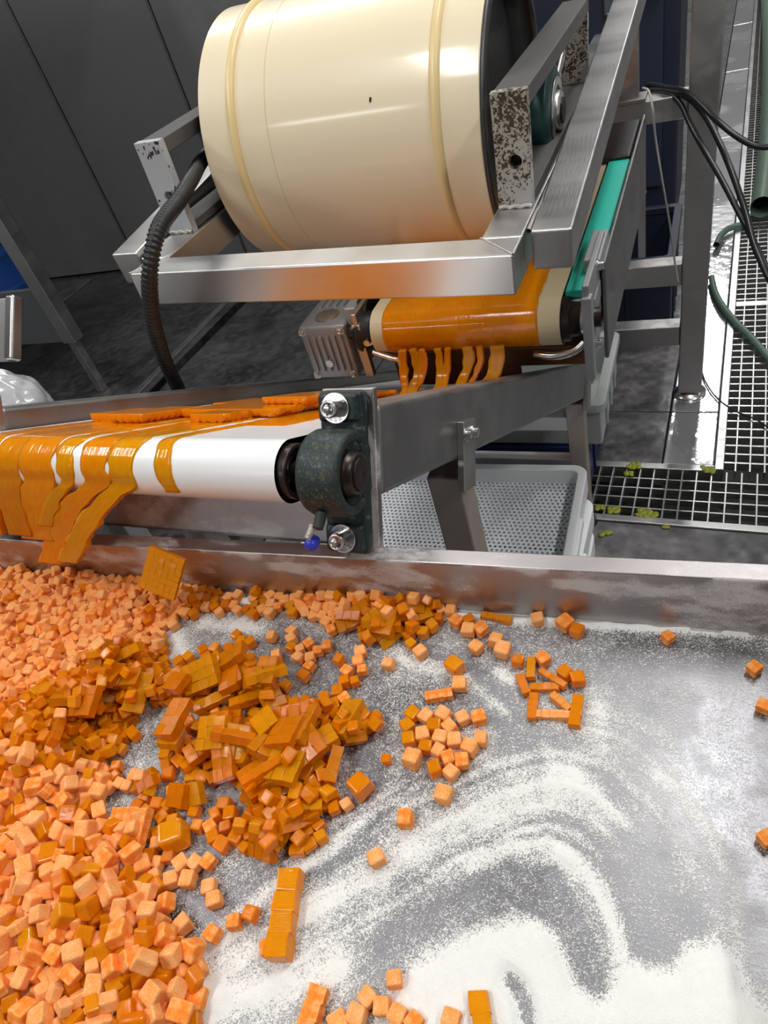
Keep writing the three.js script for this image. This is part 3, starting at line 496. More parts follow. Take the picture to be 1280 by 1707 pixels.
    if (rest.length) {
      const im = new THREE.InstancedMesh(cubeShapes[kind === 's' ? 1 : 2], kind === 's' ? M.sugar[1] : M.gum[1], rest.length), mt = new THREE.Matrix4(), sc = new THREE.Vector3(), c = new THREE.Color();
      rest.forEach((o, i) => { im.setMatrixAt(i, mt.compose(o.p, o.q, sc.setScalar(o.s))); im.setColorAt(i, kind === 's' ? c.setRGB(1, 0.82 + 0.18 * o.tone, 0.6 + 0.4 * o.tone) : c.setRGB(0.92 + 0.08 * o.tone, 0.75 + 0.25 * o.tone, 0.7 + 0.3 * o.tone)); });
      shade(im); im.name = kind === 's' ? 'sugared_gummy_heap' : 'glossy_gummy_heap';
      im.userData = { kind: 'stuff', label: kind === 's' ? 'mass of sugared gummy cubes under and between those on the heaps' : 'mass of glossy gummy cubes deep in the unsugared clumps', category: 'gummies' };
      scene.add(im);
    }
  }
  const shapes = new Map();
  slabs.forEach((s, i) => {
    const n = Math.max(1, Math.round(s.n)), m = Math.max(1, Math.round(s.m)), k = n + 'x' + m; if (!shapes.has(k)) shapes.set(k, slabOf(n, m, n * 17 + m));
    const sug = s.mat === 's' || /^pale|sugared gummy stick/.test(s.label), o = shade(new THREE.Mesh(shapes.get(k), sug ? M.sugar[i % 3] : /stick|bar/.test(s.label) ? M.gum[i % 3] : M.amber[i % 3]));
    o.name = numbered(/stick/.test(s.label) ? 'gummy_stick' : /bar/.test(s.label) ? 'gummy_bar' : 'gummy_block'); o.position.copy(deckAt(s.x, s.t, DECK + 0.0006 + s.lift * G * (typeof s.mat === 'number' && s.mat > 0 ? s.mat * 1.1 : 1)));
    o.rotation.set(s.tilt, s.yaw, s.tilt * 0.6, 'YXZ'); if (s.L) { o.scale.set(s.L / (n * G), s.w / G * 0.9, s.w / G); o.position.copy(deckAt(s.x, s.t, DECK + 0.0006 + s.lift * s.w * 0.9)); } else if (typeof s.mat === 'number' && s.mat > 0) { const k = 1.3 * s.mat; o.scale.set(k * s.n / n, k * 0.85, k * s.m / m); }
    if (/uncut/.test(s.label)) {                              // name each by its size, tilt and the nearest thing one can find
      const pr = o.position.clone().project(camera), u = (pr.x + 1) * 640, w = (1 - pr.y) * 853.5; let best = '', bd = 1e9; for (const [t, x, y] of marks) { const d = Math.hypot(u - x, w - y); if (d < bd) { bd = d; best = t; } }
      const num = ['', 'one', 'two', 'three', 'four', 'five', 'six', 'seven'], deg = Math.abs(s.tilt) * 57.3;
      o.userData = { label: (sug ? 'sugared' : ['amber glossy', 'bright glossy', 'deep orange glossy'][i % 3]) + ' slab ' + num[n] + ' by ' + num[m] + ' cubes, ' + (deg < 9 ? 'level' : deg < 22 ? 'leaning' : 'steep') + ', ' + ((y) => y < 30 || y > 150 ? 'crosswise' : y > 60 && y < 120 ? 'lengthwise' : 'slantwise')(((s.yaw * 57.3) % 180 + 180) % 180) + ' ' + best, category: 'gummy slab', group: s.label.replace('slab', 'slabs').replace(', one of four', '') };
    } else o.userData = { label: s.label, category: 'gummy slab' };
    scene.add(o);
  });
}
// ---------------------------------------------------------------- inclined belt conveyor that feeds the tray
M.railSteel = std({ color: rgb(0.36, 0.355, 0.35), metalness: 1, roughness: 0.5, roughnessMap: smearT });
M.legSteel = std({ color: rgb(0.46, 0.39, 0.34), metalness: 0.5, roughness: 0.5, roughnessMap: smearT });  // stainless, with the brown reflection of the gummies put into its colour
const RV = 1.028, RU = -0.218, RR = 0.0255;                 // its head roller: centre in (v, u), radius over the belt
{
  const t = thing('inclined_conveyor', 'inclined conveyor with white belt, steel side rails and a dark head roller over the tray', 'conveyor', V(-0.45, 0, 0.9));
  const L = 0.97;
  // belt: out along the top, round the head roller, back below
  const path = []; const B = RR, U1 = L - 0.02;
  for (let i = 0; i <= 4; i++) path.push([RV + B, U1 - (U1 - RU) * i / 4]);
  for (let i = 1; i <= 20; i++) { const q = Math.PI * i / 20; path.push([RV + B * Math.cos(q), RU - B * Math.sin(q)]); }
  for (let i = 1; i <= 4; i++) path.push([RV - B, RU + (U1 - RU) * i / 4]);
  for (let i = 1; i <= 10; i++) { const q = Math.PI * i / 10; path.push([RV - B * Math.cos(q), U1 + B * Math.sin(q)]); }
  const bandGeo = (x0, x1, out, pth) => {
    const pos = [], nor = [], idx = [], n = pth.length;
    const nrm = pth.map((p, i) => { const a = pth[(i + n - 1) % n], b = pth[(i + 1) % n], dv = b[0] - a[0], du = b[1] - a[1], l = Math.hypot(dv, du); return [-du / l, dv / l]; });
    const put = (x, v, u, nv, nu, nx = 0) => { const p = C(x, v, u); pos.push(p.x, p.y, p.z); const q = C(nx, nv, nu); nor.push(q.x, q.y, q.z); };
    const k = (i) => i % n;
    for (const [side, off, s] of [[0, 0, 1], [1, -0.003, -1]]) { const base = pos.length / 3; for (let i = 0; i <= n; i++) { const [v, u] = pth[k(i)], [nv, nu] = nrm[k(i)]; for (const x of [x0, x1]) put(x, v + nv * off, u + nu * off, nv * s, nu * s); } for (let i = 0; i < n; i++) { const o = base + i * 2; side ? idx.push(o, o + 1, o + 2, o + 1, o + 3, o + 2) : idx.push(o, o + 2, o + 1, o + 1, o + 2, o + 3); } }
    for (const [x, s] of [[x0, -1], [x1, 1]]) { const base = pos.length / 3; for (let i = 0; i <= n; i++) { const [v, u] = pth[k(i)], [nv, nu] = nrm[k(i)]; put(x, v, u, 0, 0, s); put(x, v - nv * 0.003, u - nu * 0.003, 0, 0, s); } for (let i = 0; i < n; i++) { const o = base + i * 2; idx.push(o, o + 1, o + 2, o + 1, o + 3, o + 2); } }
    const g = new THREE.BufferGeometry(); g.setAttribute('position', new THREE.Float32BufferAttribute(pos, 3)); g.setAttribute('normal', new THREE.Float32BufferAttribute(nor, 3)); g.setAttribute('uv', new THREE.Float32BufferAttribute(new Float32Array(pos.length / 3 * 2), 2)); g.setIndex(idx); return g;
  };
  part(t, 'belt', bandGeo(-0.652, -0.288, 0, path), M.belt);
  const ro = part(t, 'head_roller', [lathe(C(-0.655, RV, RU), C(-0.281, RV, RU), [[0.0085, -0.02], [0.0085, 0], [0.0215, 0.001], [0.0222, 0.002], [0.0222, 0.372], [0.0215, 0.374], [0.019, 0.374], [0.0185, 0.368], [0.012, 0.366], [0.0085, 0.372], [0.0085, 0.385]], 48)], M.iron);
  part(t, 'tail_roller', cyl(C(-0.655, RV, U1), C(-0.285, RV, U1), 0.0222), M.iron);
  // rails: bent sheet, rounded top edge
  const rail = (x0, x1) => [cbox(x0, x1, 1.003, 1.077, -0.183, L, 0.006)];
  part(t, 'side_rail', rail(-0.262, -0.227), M.railSteel); part(t, 'side_rail', rail(-0.695, -0.66), M.steelDark);
  part(t, 'slider_bed', cbox(-0.66, -0.262, 1.04, 1.0485, -0.16, L - 0.05, 0.001), M.steel);
  part(t, 'end_plate', cbox(-0.272, -0.227, 0.962, 1.09, -0.192, -0.184, 0.0012), M.steelDust);
  part(t, 'end_plate', cbox(-0.70, -0.655, 0.962, 1.09, -0.192, -0.184, 0.0012), M.steelDust);
  // cross plate under the roller
  part(t, 'cross_plate', [cbox(-0.66, -0.262, 0.953, 0.998, -0.163, -0.160, 0.001), cbox(-0.66, -0.262, 0.953, 0.957, -0.163, -0.13, 0.001)], M.plate);
  // flange bearing bolted square on the end plate
  const bearing = (sx, x0) => {
    const f = (dx) => x0 + sx * dx, up = C(0, 1, 0), out = C(0, 0, -1), X = new THREE.Vector3(sx, 0, 0);
    const bx = (d0, d1, ...r) => cbox(Math.min(f(d0), f(d1)), Math.max(f(d0), f(d1)), ...r);
    const pb = part(t, 'pillow_block', [bx(0.0, 0.037, 0.960, 1.089, -0.206, -0.192, 0.004), bx(0.002, 0.035, 1.066, 1.087, -0.211, -0.2, 0.003), bx(0.002, 0.035, 0.963, 0.985, -0.211, -0.2, 0.003), bx(0.003, 0.034, 0.996, 1.06, -0.222, -0.2, 0.006),
      lathe(C(f(0.0), RV, RU), C(f(1), RV, RU), [[0.0245, 0.033], [0.0252, 0.036], [0.030, 0.0365], [0.0325, 0.034], [0.0335, 0.029], [0.0335, 0.006], [0.0315, 0.002], [0.0252, 0], [0.0245, 0.003], [0.0245, 0.033]], 56),
      cyl(C(f(0.017), 1.001, -0.24), C(f(0.017), 0.991, -0.247), 0.0045, 0.004, 16)], M.castGreen, 'dark green cast housing, chipped and dirty');
    part(pb, 'bearing_ring', lathe(C(f(0.0), RV, RU), C(f(1), RV, RU), [[0.019, 0.02], [0.0247, 0.02], [0.0247, 0.008], [0.019, 0.008], [0.019, 0.02]], 48), M.black);
    part(pb, 'collar', lathe(C(f(0.0), RV, RU), C(f(1), RV, RU), [[0.0125, 0.0], [0.0192, 0.002], [0.0192, 0.031], [0.0180, 0.0345], [0.0165, 0.0355], [0.016, 0.039], [0.0135, 0.0398], [0.0125, 0.039]], 48), M.iron, 'dark brown locking collar');
    part(pb, 'shaft_end', lathe(C(f(0.0), RV, RU), C(f(1), RV, RU), [[0.0128, 0.0], [0.0128, 0.0405], [0.0118, 0.0418], [0.0014, 0.0418], [0.0008, 0.0405], [0.0001, 0.0405]], 40), M.iron);
    for (const v of [1.0765, 0.9745]) part(pb, 'bolt', bolt(C(f(0.0185), v, -0.211), out, 0.0068, 0.0115), M.bright, 'socket-head bolt on a bright washer');
    for (const v of [1.0765, 0.9745]) part(pb, 'washer', cyl(C(f(0.0185), v, -0.2105), C(f(0.0185), v, -0.213), 0.0115, 0.0115, 28), M.bright);
    const ni = part(pb, 'grease_nipple', [cyl(C(f(0.012), 0.9925, -0.245), C(f(0.010), 0.984, -0.2515), 0.0032, 0.0026, 12)], M.weld);
    if (sx > 0) { part(pb, 'grease_cap', [lathe(C(f(-0.001), 0.977, -0.222), C(f(-0.001), 0.971, -0.2255).add(C(0, 0, -0.004)), [[0.0001, 0], [0.0048, 0.001], [0.0056, 0.004], [0.0056, 0.009], [0.0040, 0.0115], [0.0001, 0.012]], 20), tube([C(f(0.001), 0.978, -0.228), C(f(0.004), 0.981, -0.236), C(f(0.008), 0.984, -0.246), C(f(0.011), 0.987, -0.25)], 0.0012, 20, 6)], M.blueCap, 'blue plastic grease cap on its strap'); }
  };
  bearing(1, -0.268); bearing(-1, -0.658);
  // legs with bolted brackets
  for (const [a, yt, xs, br] of [[0.551, 0.868, [-0.234, -0.688], true], [1.30, 0.43, [-0.234, -0.688], false]]) for (const x of xs) {
    const s = x > -0.4 ? 1 : -1, w = 0.019;
    part(t, 'leg', box(x - w - 0.0195 * s, x + w - 0.0195 * s, 0.0, yt - 0.045, a - 0.021, a + 0.021, 0.0025), M.legSteel);
    const k = part(t, 'leg_bracket', [cbox(x - 0.004 + 0.0105 * s, x + 0.004 + 0.0105 * s, (yt - 0.04) * cI + a * sI - 0.025, (yt - 0.04) * cI + a * sI + 0.05, a * cI - yt * sI - 0.018, a * cI - yt * sI + 0.022, 0.0015)], M.steelSatin);
    for (const d of [-0.013, 0.013]) part(k, 'bolt', hexBolt(C(x + 0.0145 * s, (yt - 0.04) * cI + a * sI + 0.036, a * cI - yt * sI + d), new THREE.Vector3(s, 0, 0), 0.0055, 0.006), M.bright);
    part(t, 'foot', cyl(V(x - 0.0195 * s, 0, a), V(x - 0.0195 * s, 0.02, a), 0.032, 0.026), M.black);
  }
  part(t, 'cross_bar', box(-0.67, -0.27, 0.305, 0.345, 1.285, 1.315, 0.003), M.steel);
  part(t, 'cross_bar', box(-0.67, -0.27, 0.185, 0.22, 1.285, 1.315, 0.003), M.steel);
}
// ---------------------------------------------------------------- flat conveyor behind: cream belt, green guide strip, gearmotor
const UY = 0.805, UA = 0.9, UR = 0.036;
{
  const t = thing('flat_conveyor', 'level conveyor with cream belt and green guide strip behind the inclined one', 'conveyor', V(-0.32, 0, 1.9));
  const END = 1.62;
  const prof = []; for (let i = 0; i <= 24; i++) { const q = Math.PI / 2 + Math.PI * i / 24; prof.push([UY + UR * Math.sin(q), UA + UR * Math.cos(q)]); }
  const sh = new THREE.Shape(); sh.moveTo(END, UY + UR); for (const [y, a] of prof) sh.lineTo(a, y); sh.lineTo(END, UY - UR); sh.lineTo(END, UY - UR + 0.003); for (const [y, a] of prof.slice().reverse()) sh.lineTo(UA + (a - UA) * 0.92, UY + (y - UY) * 0.92); sh.lineTo(END, UY + UR - 0.003);
  const g = new THREE.ExtrudeGeometry(sh, { depth: 0.29, bevelEnabled: false, curveSegments: 4 }); // shape (a, y) extruded across
  g.applyMatrix4(new THREE.Matrix4().makeBasis(new THREE.Vector3(0, 0, -1), new THREE.Vector3(0, 1, 0), new THREE.Vector3(1, 0, 0)).setPosition(-0.472, 0, 0));
  part(t, 'belt', g, M.beltCream);
  part(t, 'roller', lathe(V(-0.475, UY, UA), V(-0.17, UY, UA), [[0.012, -0.06], [0.012, 0], [UR - 0.004, 0.001], [UR - 0.004, 0.304], [0.026, 0.305], [0.024, 0.318], [0.014, 0.32], [0.014, 0.345]], 48), M.iron);
  part(t, 'green_strip', box(-0.1785, -0.141, UY + 0.028, UY + 0.040, 0.905, 1.43, 0.002), M.green, 'bright green plastic guide strip');
  part(t, 'strip_block', box(-0.18, -0.138, UY + 0.002, UY + 0.027, 0.9, 0.96, 0.002), M.alu);
  part(t, 'side_rail', box(-0.137, -0.131, 0.70, UY + 0.05, 0.96, END, 0.002), M.steelDark); part(t, 'side_rail', box(-0.488, -0.482, 0.70, UY + 0.05, 0.96, END, 0.002), M.steelDark);
  part(t, 'slider_bed', box(-0.482, -0.137, UY + 0.015, UY + 0.03, 0.98, END, 0.001), M.steelSatin);
  part(t, 'shade_cover', [box(-0.49, -0.139, UY + 0.02, UY + 0.047, 1.40, 1.61, 0.006)], M.black, 'dark cover added for the shade over the far end of the belt');  // black box added where the far belt lies in shade
  // right-hand bearing plate: upright plate with slots
  const bp = part(t, 'bearing_plate', [box(-0.149, -0.136, 0.732, 0.858, 0.852, 0.868, 0.002), box(-0.1485, -0.1395, 0.752, 0.872, 0.86, 1.03, 0.002), box(-0.16, -0.136, 0.846, 0.866, 0.95, 1.05, 0.003)], M.alu);
  for (const [y, a] of [[0.862, 0.95], [0.77, 0.98], [0.77, 0.90]]) part(bp, 'bolt', hexBolt(V(-0.1395, y - 0.006, a), new THREE.Vector3(1, 0, 0), 0.007, 0.008), M.bright);
  part(bp, 'tension_slot', [box(-0.1415, -0.1388, UY - 0.006, UY + 0.006, 0.875, 0.94, 0.002)], M.black);
  part(t, 'shaft_collar', [cyl(V(-0.168, UY, UA), V(-0.148, UY, UA), 0.022, 0.022, 32)], M.bright);
  part(t, 'shade_plate', [box(-0.485, -0.266, 0.668, 0.752, 0.945, 0.951, 0.002), box(-0.27, -0.15, 0.70, 0.752, 0.945, 0.951, 0.002), box(-0.485, -0.15, 0.748, 0.752, 0.915, 0.95, 0.001)], std({ color: rgb(0.16, 0.07, 0.03), metalness: 0.4, roughness: 0.4, roughnessMap: smearT }), 'added dark plate, its orange-brown colour standing in for shade behind the strands');  // added plate: shade and orange reflection behind the strands put into its colour
  part(t, 'scraper_arm', [tube([V(-0.225, 0.758, 0.885), V(-0.19, 0.762, 0.872), V(-0.162, 0.775, 0.865), V(-0.15, 0.785, 0.868)], 0.006, 24, 8)], M.bright, 'bright bent scraper arm');
  // left-hand end: gearmotor, flange, bracket, lever
  const gm = part(t, 'gearmotor', [box(-0.612, -0.525, 0.725, 0.825, 0.885, 0.985, 0.006), box(-0.525, -0.505, 0.745, 0.845, 0.90, 0.985, 0.003)], M.alu, 'ribbed aluminium worm gearmotor');
  for (let i = 0; i < 6; i++) part(gm, 'cooling_rib', box(-0.600 + i * 0.0125, -0.5955 + i * 0.0125, 0.742, 0.808, 0.880, 0.888, 0.001), M.alu);
  for (let i = 0; i < 5; i++) part(gm, 'cooling_rib', box(-0.596 + i * 0.014, -0.591 + i * 0.014, 0.823, 0.829, 0.945, 0.98, 0.001), M.alu);
  for (const [x, y] of [[-0.604, 0.816], [-0.533, 0.816], [-0.604, 0.734], [-0.533, 0.734]]) part(gm, 'bolt', bolt(V(x, y, 0.886), new THREE.Vector3(0, 0, 1), 0.0045, 0.005), M.steel);
  part(gm, 'oil_plug', cyl(V(-0.568, 0.76, 0.886), V(-0.568, 0.76, 0.876), 0.008, 0.007, 12), M.steel);
  part(gm, 'bearing_cover', [lathe(V(-0.568, 0.824, 0.918), V(-0.568, 0.832, 0.918), [[0.0001, 0.004], [0.02, 0.004], [0.022, 0], [0.03, 0], [0.03, -0.002]], 28)], M.steel);
  part(gm, 'output_flange', [cyl(V(-0.508, UY, UA + 0.03), V(-0.49, UY, UA + 0.03), 0.042, 0.04, 36)], M.black);
  part(t, 'drive_hub', [lathe(V(-0.505, UY, UA), V(-0.47, UY, UA), [[0.014, 0], [0.034, 0.002], [0.036, 0.008], [0.030, 0.016], [0.030, 0.03], [0.02, 0.033]], 40)], M.black);
  part(t, 'mounting_bracket', [box(-0.505, -0.49, 0.735, 0.83, 0.872, 0.884, 0.002), box(-0.50, -0.492, 0.82, 0.848, 0.872, 0.98, 0.002)], M.steel);
  part(t, 'lever', [tube([V(-0.478, 0.782, 0.872), V(-0.464, 0.777, 0.87), V(-0.445, 0.771, 0.868), V(-0.436, 0.768, 0.868), V(-0.434, 0.755, 0.868), V(-0.433, 0.728, 0.868)], 0.0055, 40, 8)], M.bright, 'bent steel lever');
  part(t, 'bracket_bolt', hexBolt(V(-0.482, 0.802, 0.872), new THREE.Vector3(0, 0, 1), 0.006, 0.008), M.bright);
}
// ---------------------------------------------------------------- its stand: posts, cross members
{
  const t = thing('machine_stand', 'brushed steel stand of square tube, its tall post standing beside the drain channel', 'stand', V(-0.03, 0, 1.87));
  const rot = (g) => g.applyMatrix4(new THREE.Matrix4().makeRotationY(R(1.75)));
  part(t, 'post', box(-0.060, 0.004, 0.02, 2.6, 1.842, 1.906, 0.004), M.steelSatin);
  part(t, 'post', box(-0.70, -0.64, 0.02, 0.82, 1.842, 1.906, 0.004), M.steelSatin);
  part(t, 'cross_member', box(-0.64, -0.06, 0.360, 0.420, 1.848, 1.90, 0.003), M.steelSatin);
  part(t, 'cross_member', box(-0.64, -0.06, 0.178, 0.237, 1.848, 1.90, 0.003), M.steelSatin);
  part(t, 'cross_member', box(-0.70, -0.06, 0.768, 0.818, 1.848, 1.91, 0.003), M.steelSatin);
  part(t, 'hanger_strip', [box(-0.168, -0.150, 0.45, 0.768, 1.84, 1.848, 0.002)], M.alu);
  part(t, 'gusset_plate', [box(-0.23, -0.165, 0.822, 1.0, 1.86, 1.868, 0.002), box(-0.25, -0.15, 0.818, 0.826, 1.846, 1.905, 0.002)], M.steelSatin);
  for (const x of [-0.028, -0.67]) part(t, 'foot', [lathe(V(x, 0, 1.874), V(x, 0.05, 1.874), [[0.0001, 0], [0.045, 0], [0.045, 0.006], [0.03, 0.014], [0.012, 0.02], [0.012, 0.05]], 36)], M.bright);
  for (const [y, a] of [[0.618, 1.838]]) { part(t, 'bolt', hexBolt(V(-0.172, y, 1.84), new THREE.Vector3(0, 0, 1), 0.007, 0.01), M.bright); part(t, 'bolt', hexBolt(V(-0.157, y + 0.002, 1.84), new THREE.Vector3(0, 0, 1), 0.007, 0.01), M.bright); }
}
// ---------------------------------------------------------------- the cream drum in its welded frame
{
  const base = V(-0.2, 0.929, 0.734), t = thing('drum_press', 'large cream roller drum turning in a welded stainless frame above the belts', 'machine', base, { rot: [0, 0, R(-2.9)] });
  t.updateMatrixWorld(true);
  const FM = t.matrixWorld, loc = (x, y, a) => V(x, y, a).applyMatrix4(FM), lb = (x0, x1, y0, y1, a0, a1, r) => box(x0, x1, y0, y1, a0, a1, r, FM), dx = new THREE.Vector3(1, 0, 0).transformDirection(FM), dz = new THREE.Vector3(0, 0, 1).transformDirection(FM);
  // frame coordinates: x 0 at the outer right side, -0.55 at the left; a 0 at the front
  part(t, 'front_beam', lb(-0.55, 0.0, 0.0, 0.049, 0, 0.05, 0.003), M.steel);
  part(t, 'side_beam', lb(-0.05, -0.0, 0.0, 0.049, 0.05, 1.05, 0.003), M.steel);
  part(t, 'side_beam', lb(-0.565, -0.515, 0.0, 0.049, 0.05, 1.05, 0.003), M.steel);
  part(t, 'mitre_weld', tube([loc(-0.001, 0.0492, 0.001), loc(-0.025, 0.0494, 0.025), loc(-0.05, 0.0492, 0.05)], 0.0016, 20, 6), M.weld); part(t, 'mitre_weld', tube([loc(-0.549, 0.0492, 0.001), loc(-0.532, 0.0494, 0.025), loc(-0.515, 0.0492, 0.05)], 0.0016, 20, 6), M.weld);
  // outer brace: a longer tube welded alongside, climbing away
  const slope = new THREE.Matrix4().makeRotationX(R(6));
  const brace = (x0, x1, a0) => new THREE.Matrix4().makeTranslation(0, 0.0, -a0).multiply(slope);
  for (const [x0, x1, a0] of [[0.010, 0.057, 0.052], [-0.62, -0.572, 0.06]]) part(t, 'outer_brace', box(x0, x1, 0.006, 0.056, 0, 1.7, 0.003).applyMatrix4(brace(x0, x1, a0)).applyMatrix4(FM), M.steel);
  part(t, 'side_weld', [tube([0, 1, 2, 3, 4, 5, 6, 7, 8].map((i) => loc(0.005, 0.050 + 0.002 * (i % 2), 0.06 + i * 0.04)), 0.003, 60, 6)], M.weld);
  // bearing brackets: upright rings of flat bar
  const bracket = (x0, x1, mat, matTop, side) => {
    const post = (hx, hy) => { const s = new THREE.Shape(); s.moveTo(x0, 0.049); s.lineTo(x1, 0.049); s.lineTo(x1, 0.178); s.lineTo(x0, 0.178); const h = new THREE.Path(); h.absarc(hx, hy, 0.0088, 0, Math.PI * 2, true); s.holes.push(h); const g = new THREE.ExtrudeGeometry(s, { depth: 0.012, bevelEnabled: true, bevelSize: 0.0008, bevelThickness: 0.0008, bevelSegments: 2, curveSegments: 24 }); return boxUV(g.translate(0, 0, -0.1475)).applyMatrix4(FM); };
    const k = part(t, 'bearing_bracket', post((x0 + x1) / 2 + 0.003, 0.103), mat, side > 0 ? 'white bracket post, paint worn to dark specks' : 'white painted bracket post with chipped corners');
    part(k, 'rear_post', lb(x0, x1, 0.062, 0.160, 0.622, 0.634, 0.0015), mat);
    part(k, 'top_bar', lb(x0, x1, 0.158, 0.178, 0.1485, 0.634, 0.0015), matTop);
    part(k, 'foot_bar', lb(x0, x1, 0.050, 0.062, 0.15, 0.634, 0.0015), M.greyPaint);
    part(k, 'dark_backing', lb(x0 + 0.006, x1 - 0.006, 0.085, 0.121, 0.156, 0.158, 0.0005), M.black);  // black sheet added behind the bolt hole to make it look dark inside
    part(k, 'weld_bead', [tube([0, 1, 2, 3, 4, 5, 6].map((i) => loc(x0 + (x1 - x0) * i / 6, 0.051 + 0.0015 * (i % 2), 0.1335)), 0.003, 40, 6)], M.weld);
    const by = 0.088, ba = 0.381, cx = side > 0 ? x0 - 0.004 : x1 + 0.004;
    part(k, 'bearing_housing', lathe(loc(cx, by, ba), loc(cx + side, by, ba), [[0.024, 0.034], [0.05, 0.034], [0.060, 0.030], [0.062, 0.026], [0.062, 0.004], [0.058, 0], [0.024, 0]], 56), M.teal, 'teal cast bearing housing');
    part(k, 'bearing_ring', [lathe(loc(cx, by, ba), loc(cx + side, by, ba), [[0.017, 0.042], [0.024, 0.042], [0.026, 0.038], [0.026, 0.034]], 40), lathe(loc(cx, by, ba), loc(cx + side, by, ba), [[0.032, 0.035], [0.033, 0.037], [0.042, 0.037], [0.043, 0.035]], 40)], M.steel);
    part(k, 'tension_rod', [cyl(loc(cx + side * 0.02, by + 0.02, ba + 0.06), loc(cx + side * 0.02, by + 0.045, ba + 0.13), 0.008, 0.008, 16), lb(Math.min(cx, cx + side * 0.03), Math.max(cx, cx + side * 0.03), by - 0.03, by + 0.03, ba + 0.06, ba + 0.085, 0.004)], M.steel);
    part(k, 'shaft', cyl(loc(cx - side * 0.03, by, ba), loc(cx + side * 0.045, by, ba), 0.0165, 0.0165, 32), M.iron);
  };
  bracket(-0.046, -0.005, M.chip, M.greyPaint, 1); bracket(-0.564, -0.522, M.chipLight, M.greyPaint, -1);
  // drum
  const by = 0.101, ba = 0.381, r = 0.184, xl = -0.502, xr = -0.078, ax = (d) => [loc(xl + d, by, ba), loc(xl + d + 1, by, ba)], W = xr - xl;
  const dr = part(t, 'drum', lathe(...ax(0), [[r - 0.012, 0.006], [r - 0.010, 0.001], [r - 0.004, 0.0], [r, 0.004], [r, W - 0.002], [r - 0.004, W], [r - 0.012, W]], 160), M.cream, 'glossy cream drum cover');
  for (const d of [0.052, W - 0.066]) part(dr, 'rib', lathe(...ax(d), [[r - 0.002, 0], [r + 0.0015, 0.0], [r + 0.006, 0.004], [r + 0.006, 0.010], [r + 0.0015, 0.014], [r - 0.002, 0.014]], 160), M.creamRib, 'raised yellower guide rib');
  part(dr, 'seam_line', lathe(...ax(0.115), [[r - 0.002, 0], [r + 0.0003, 0.0002], [r + 0.0003, 0.0009], [r - 0.002, 0.0011]], 160), M.creamRib);
  part(dr, 'end_disc', [lathe(...ax(W), [[0.016, -0.03], [r - 0.016, -0.03], [r - 0.014, -0.0], [r - 0.012, 0.006], [r - 0.001, 0.006], [r - 0.001, 0.0], [r - 0.012, -0.001]], 120), lathe(...ax(0), [[0.016, 0.03], [r - 0.014, 0.03], [r - 0.012, 0.0], [r - 0.004, 0.001]], 120)], std({ color: rgb(0.10, 0.10, 0.10), metalness: 0.7, roughness: 0.45, roughnessMap: smearT }), 'dark recessed steel end of the drum');
  part(dr, 'speck', [cyl(loc(-0.225, by + 0.075, ba - 0.1685), loc(-0.226, by + 0.07, ba - 0.1705), 0.0016, 0.0012, 6)], M.black);
}
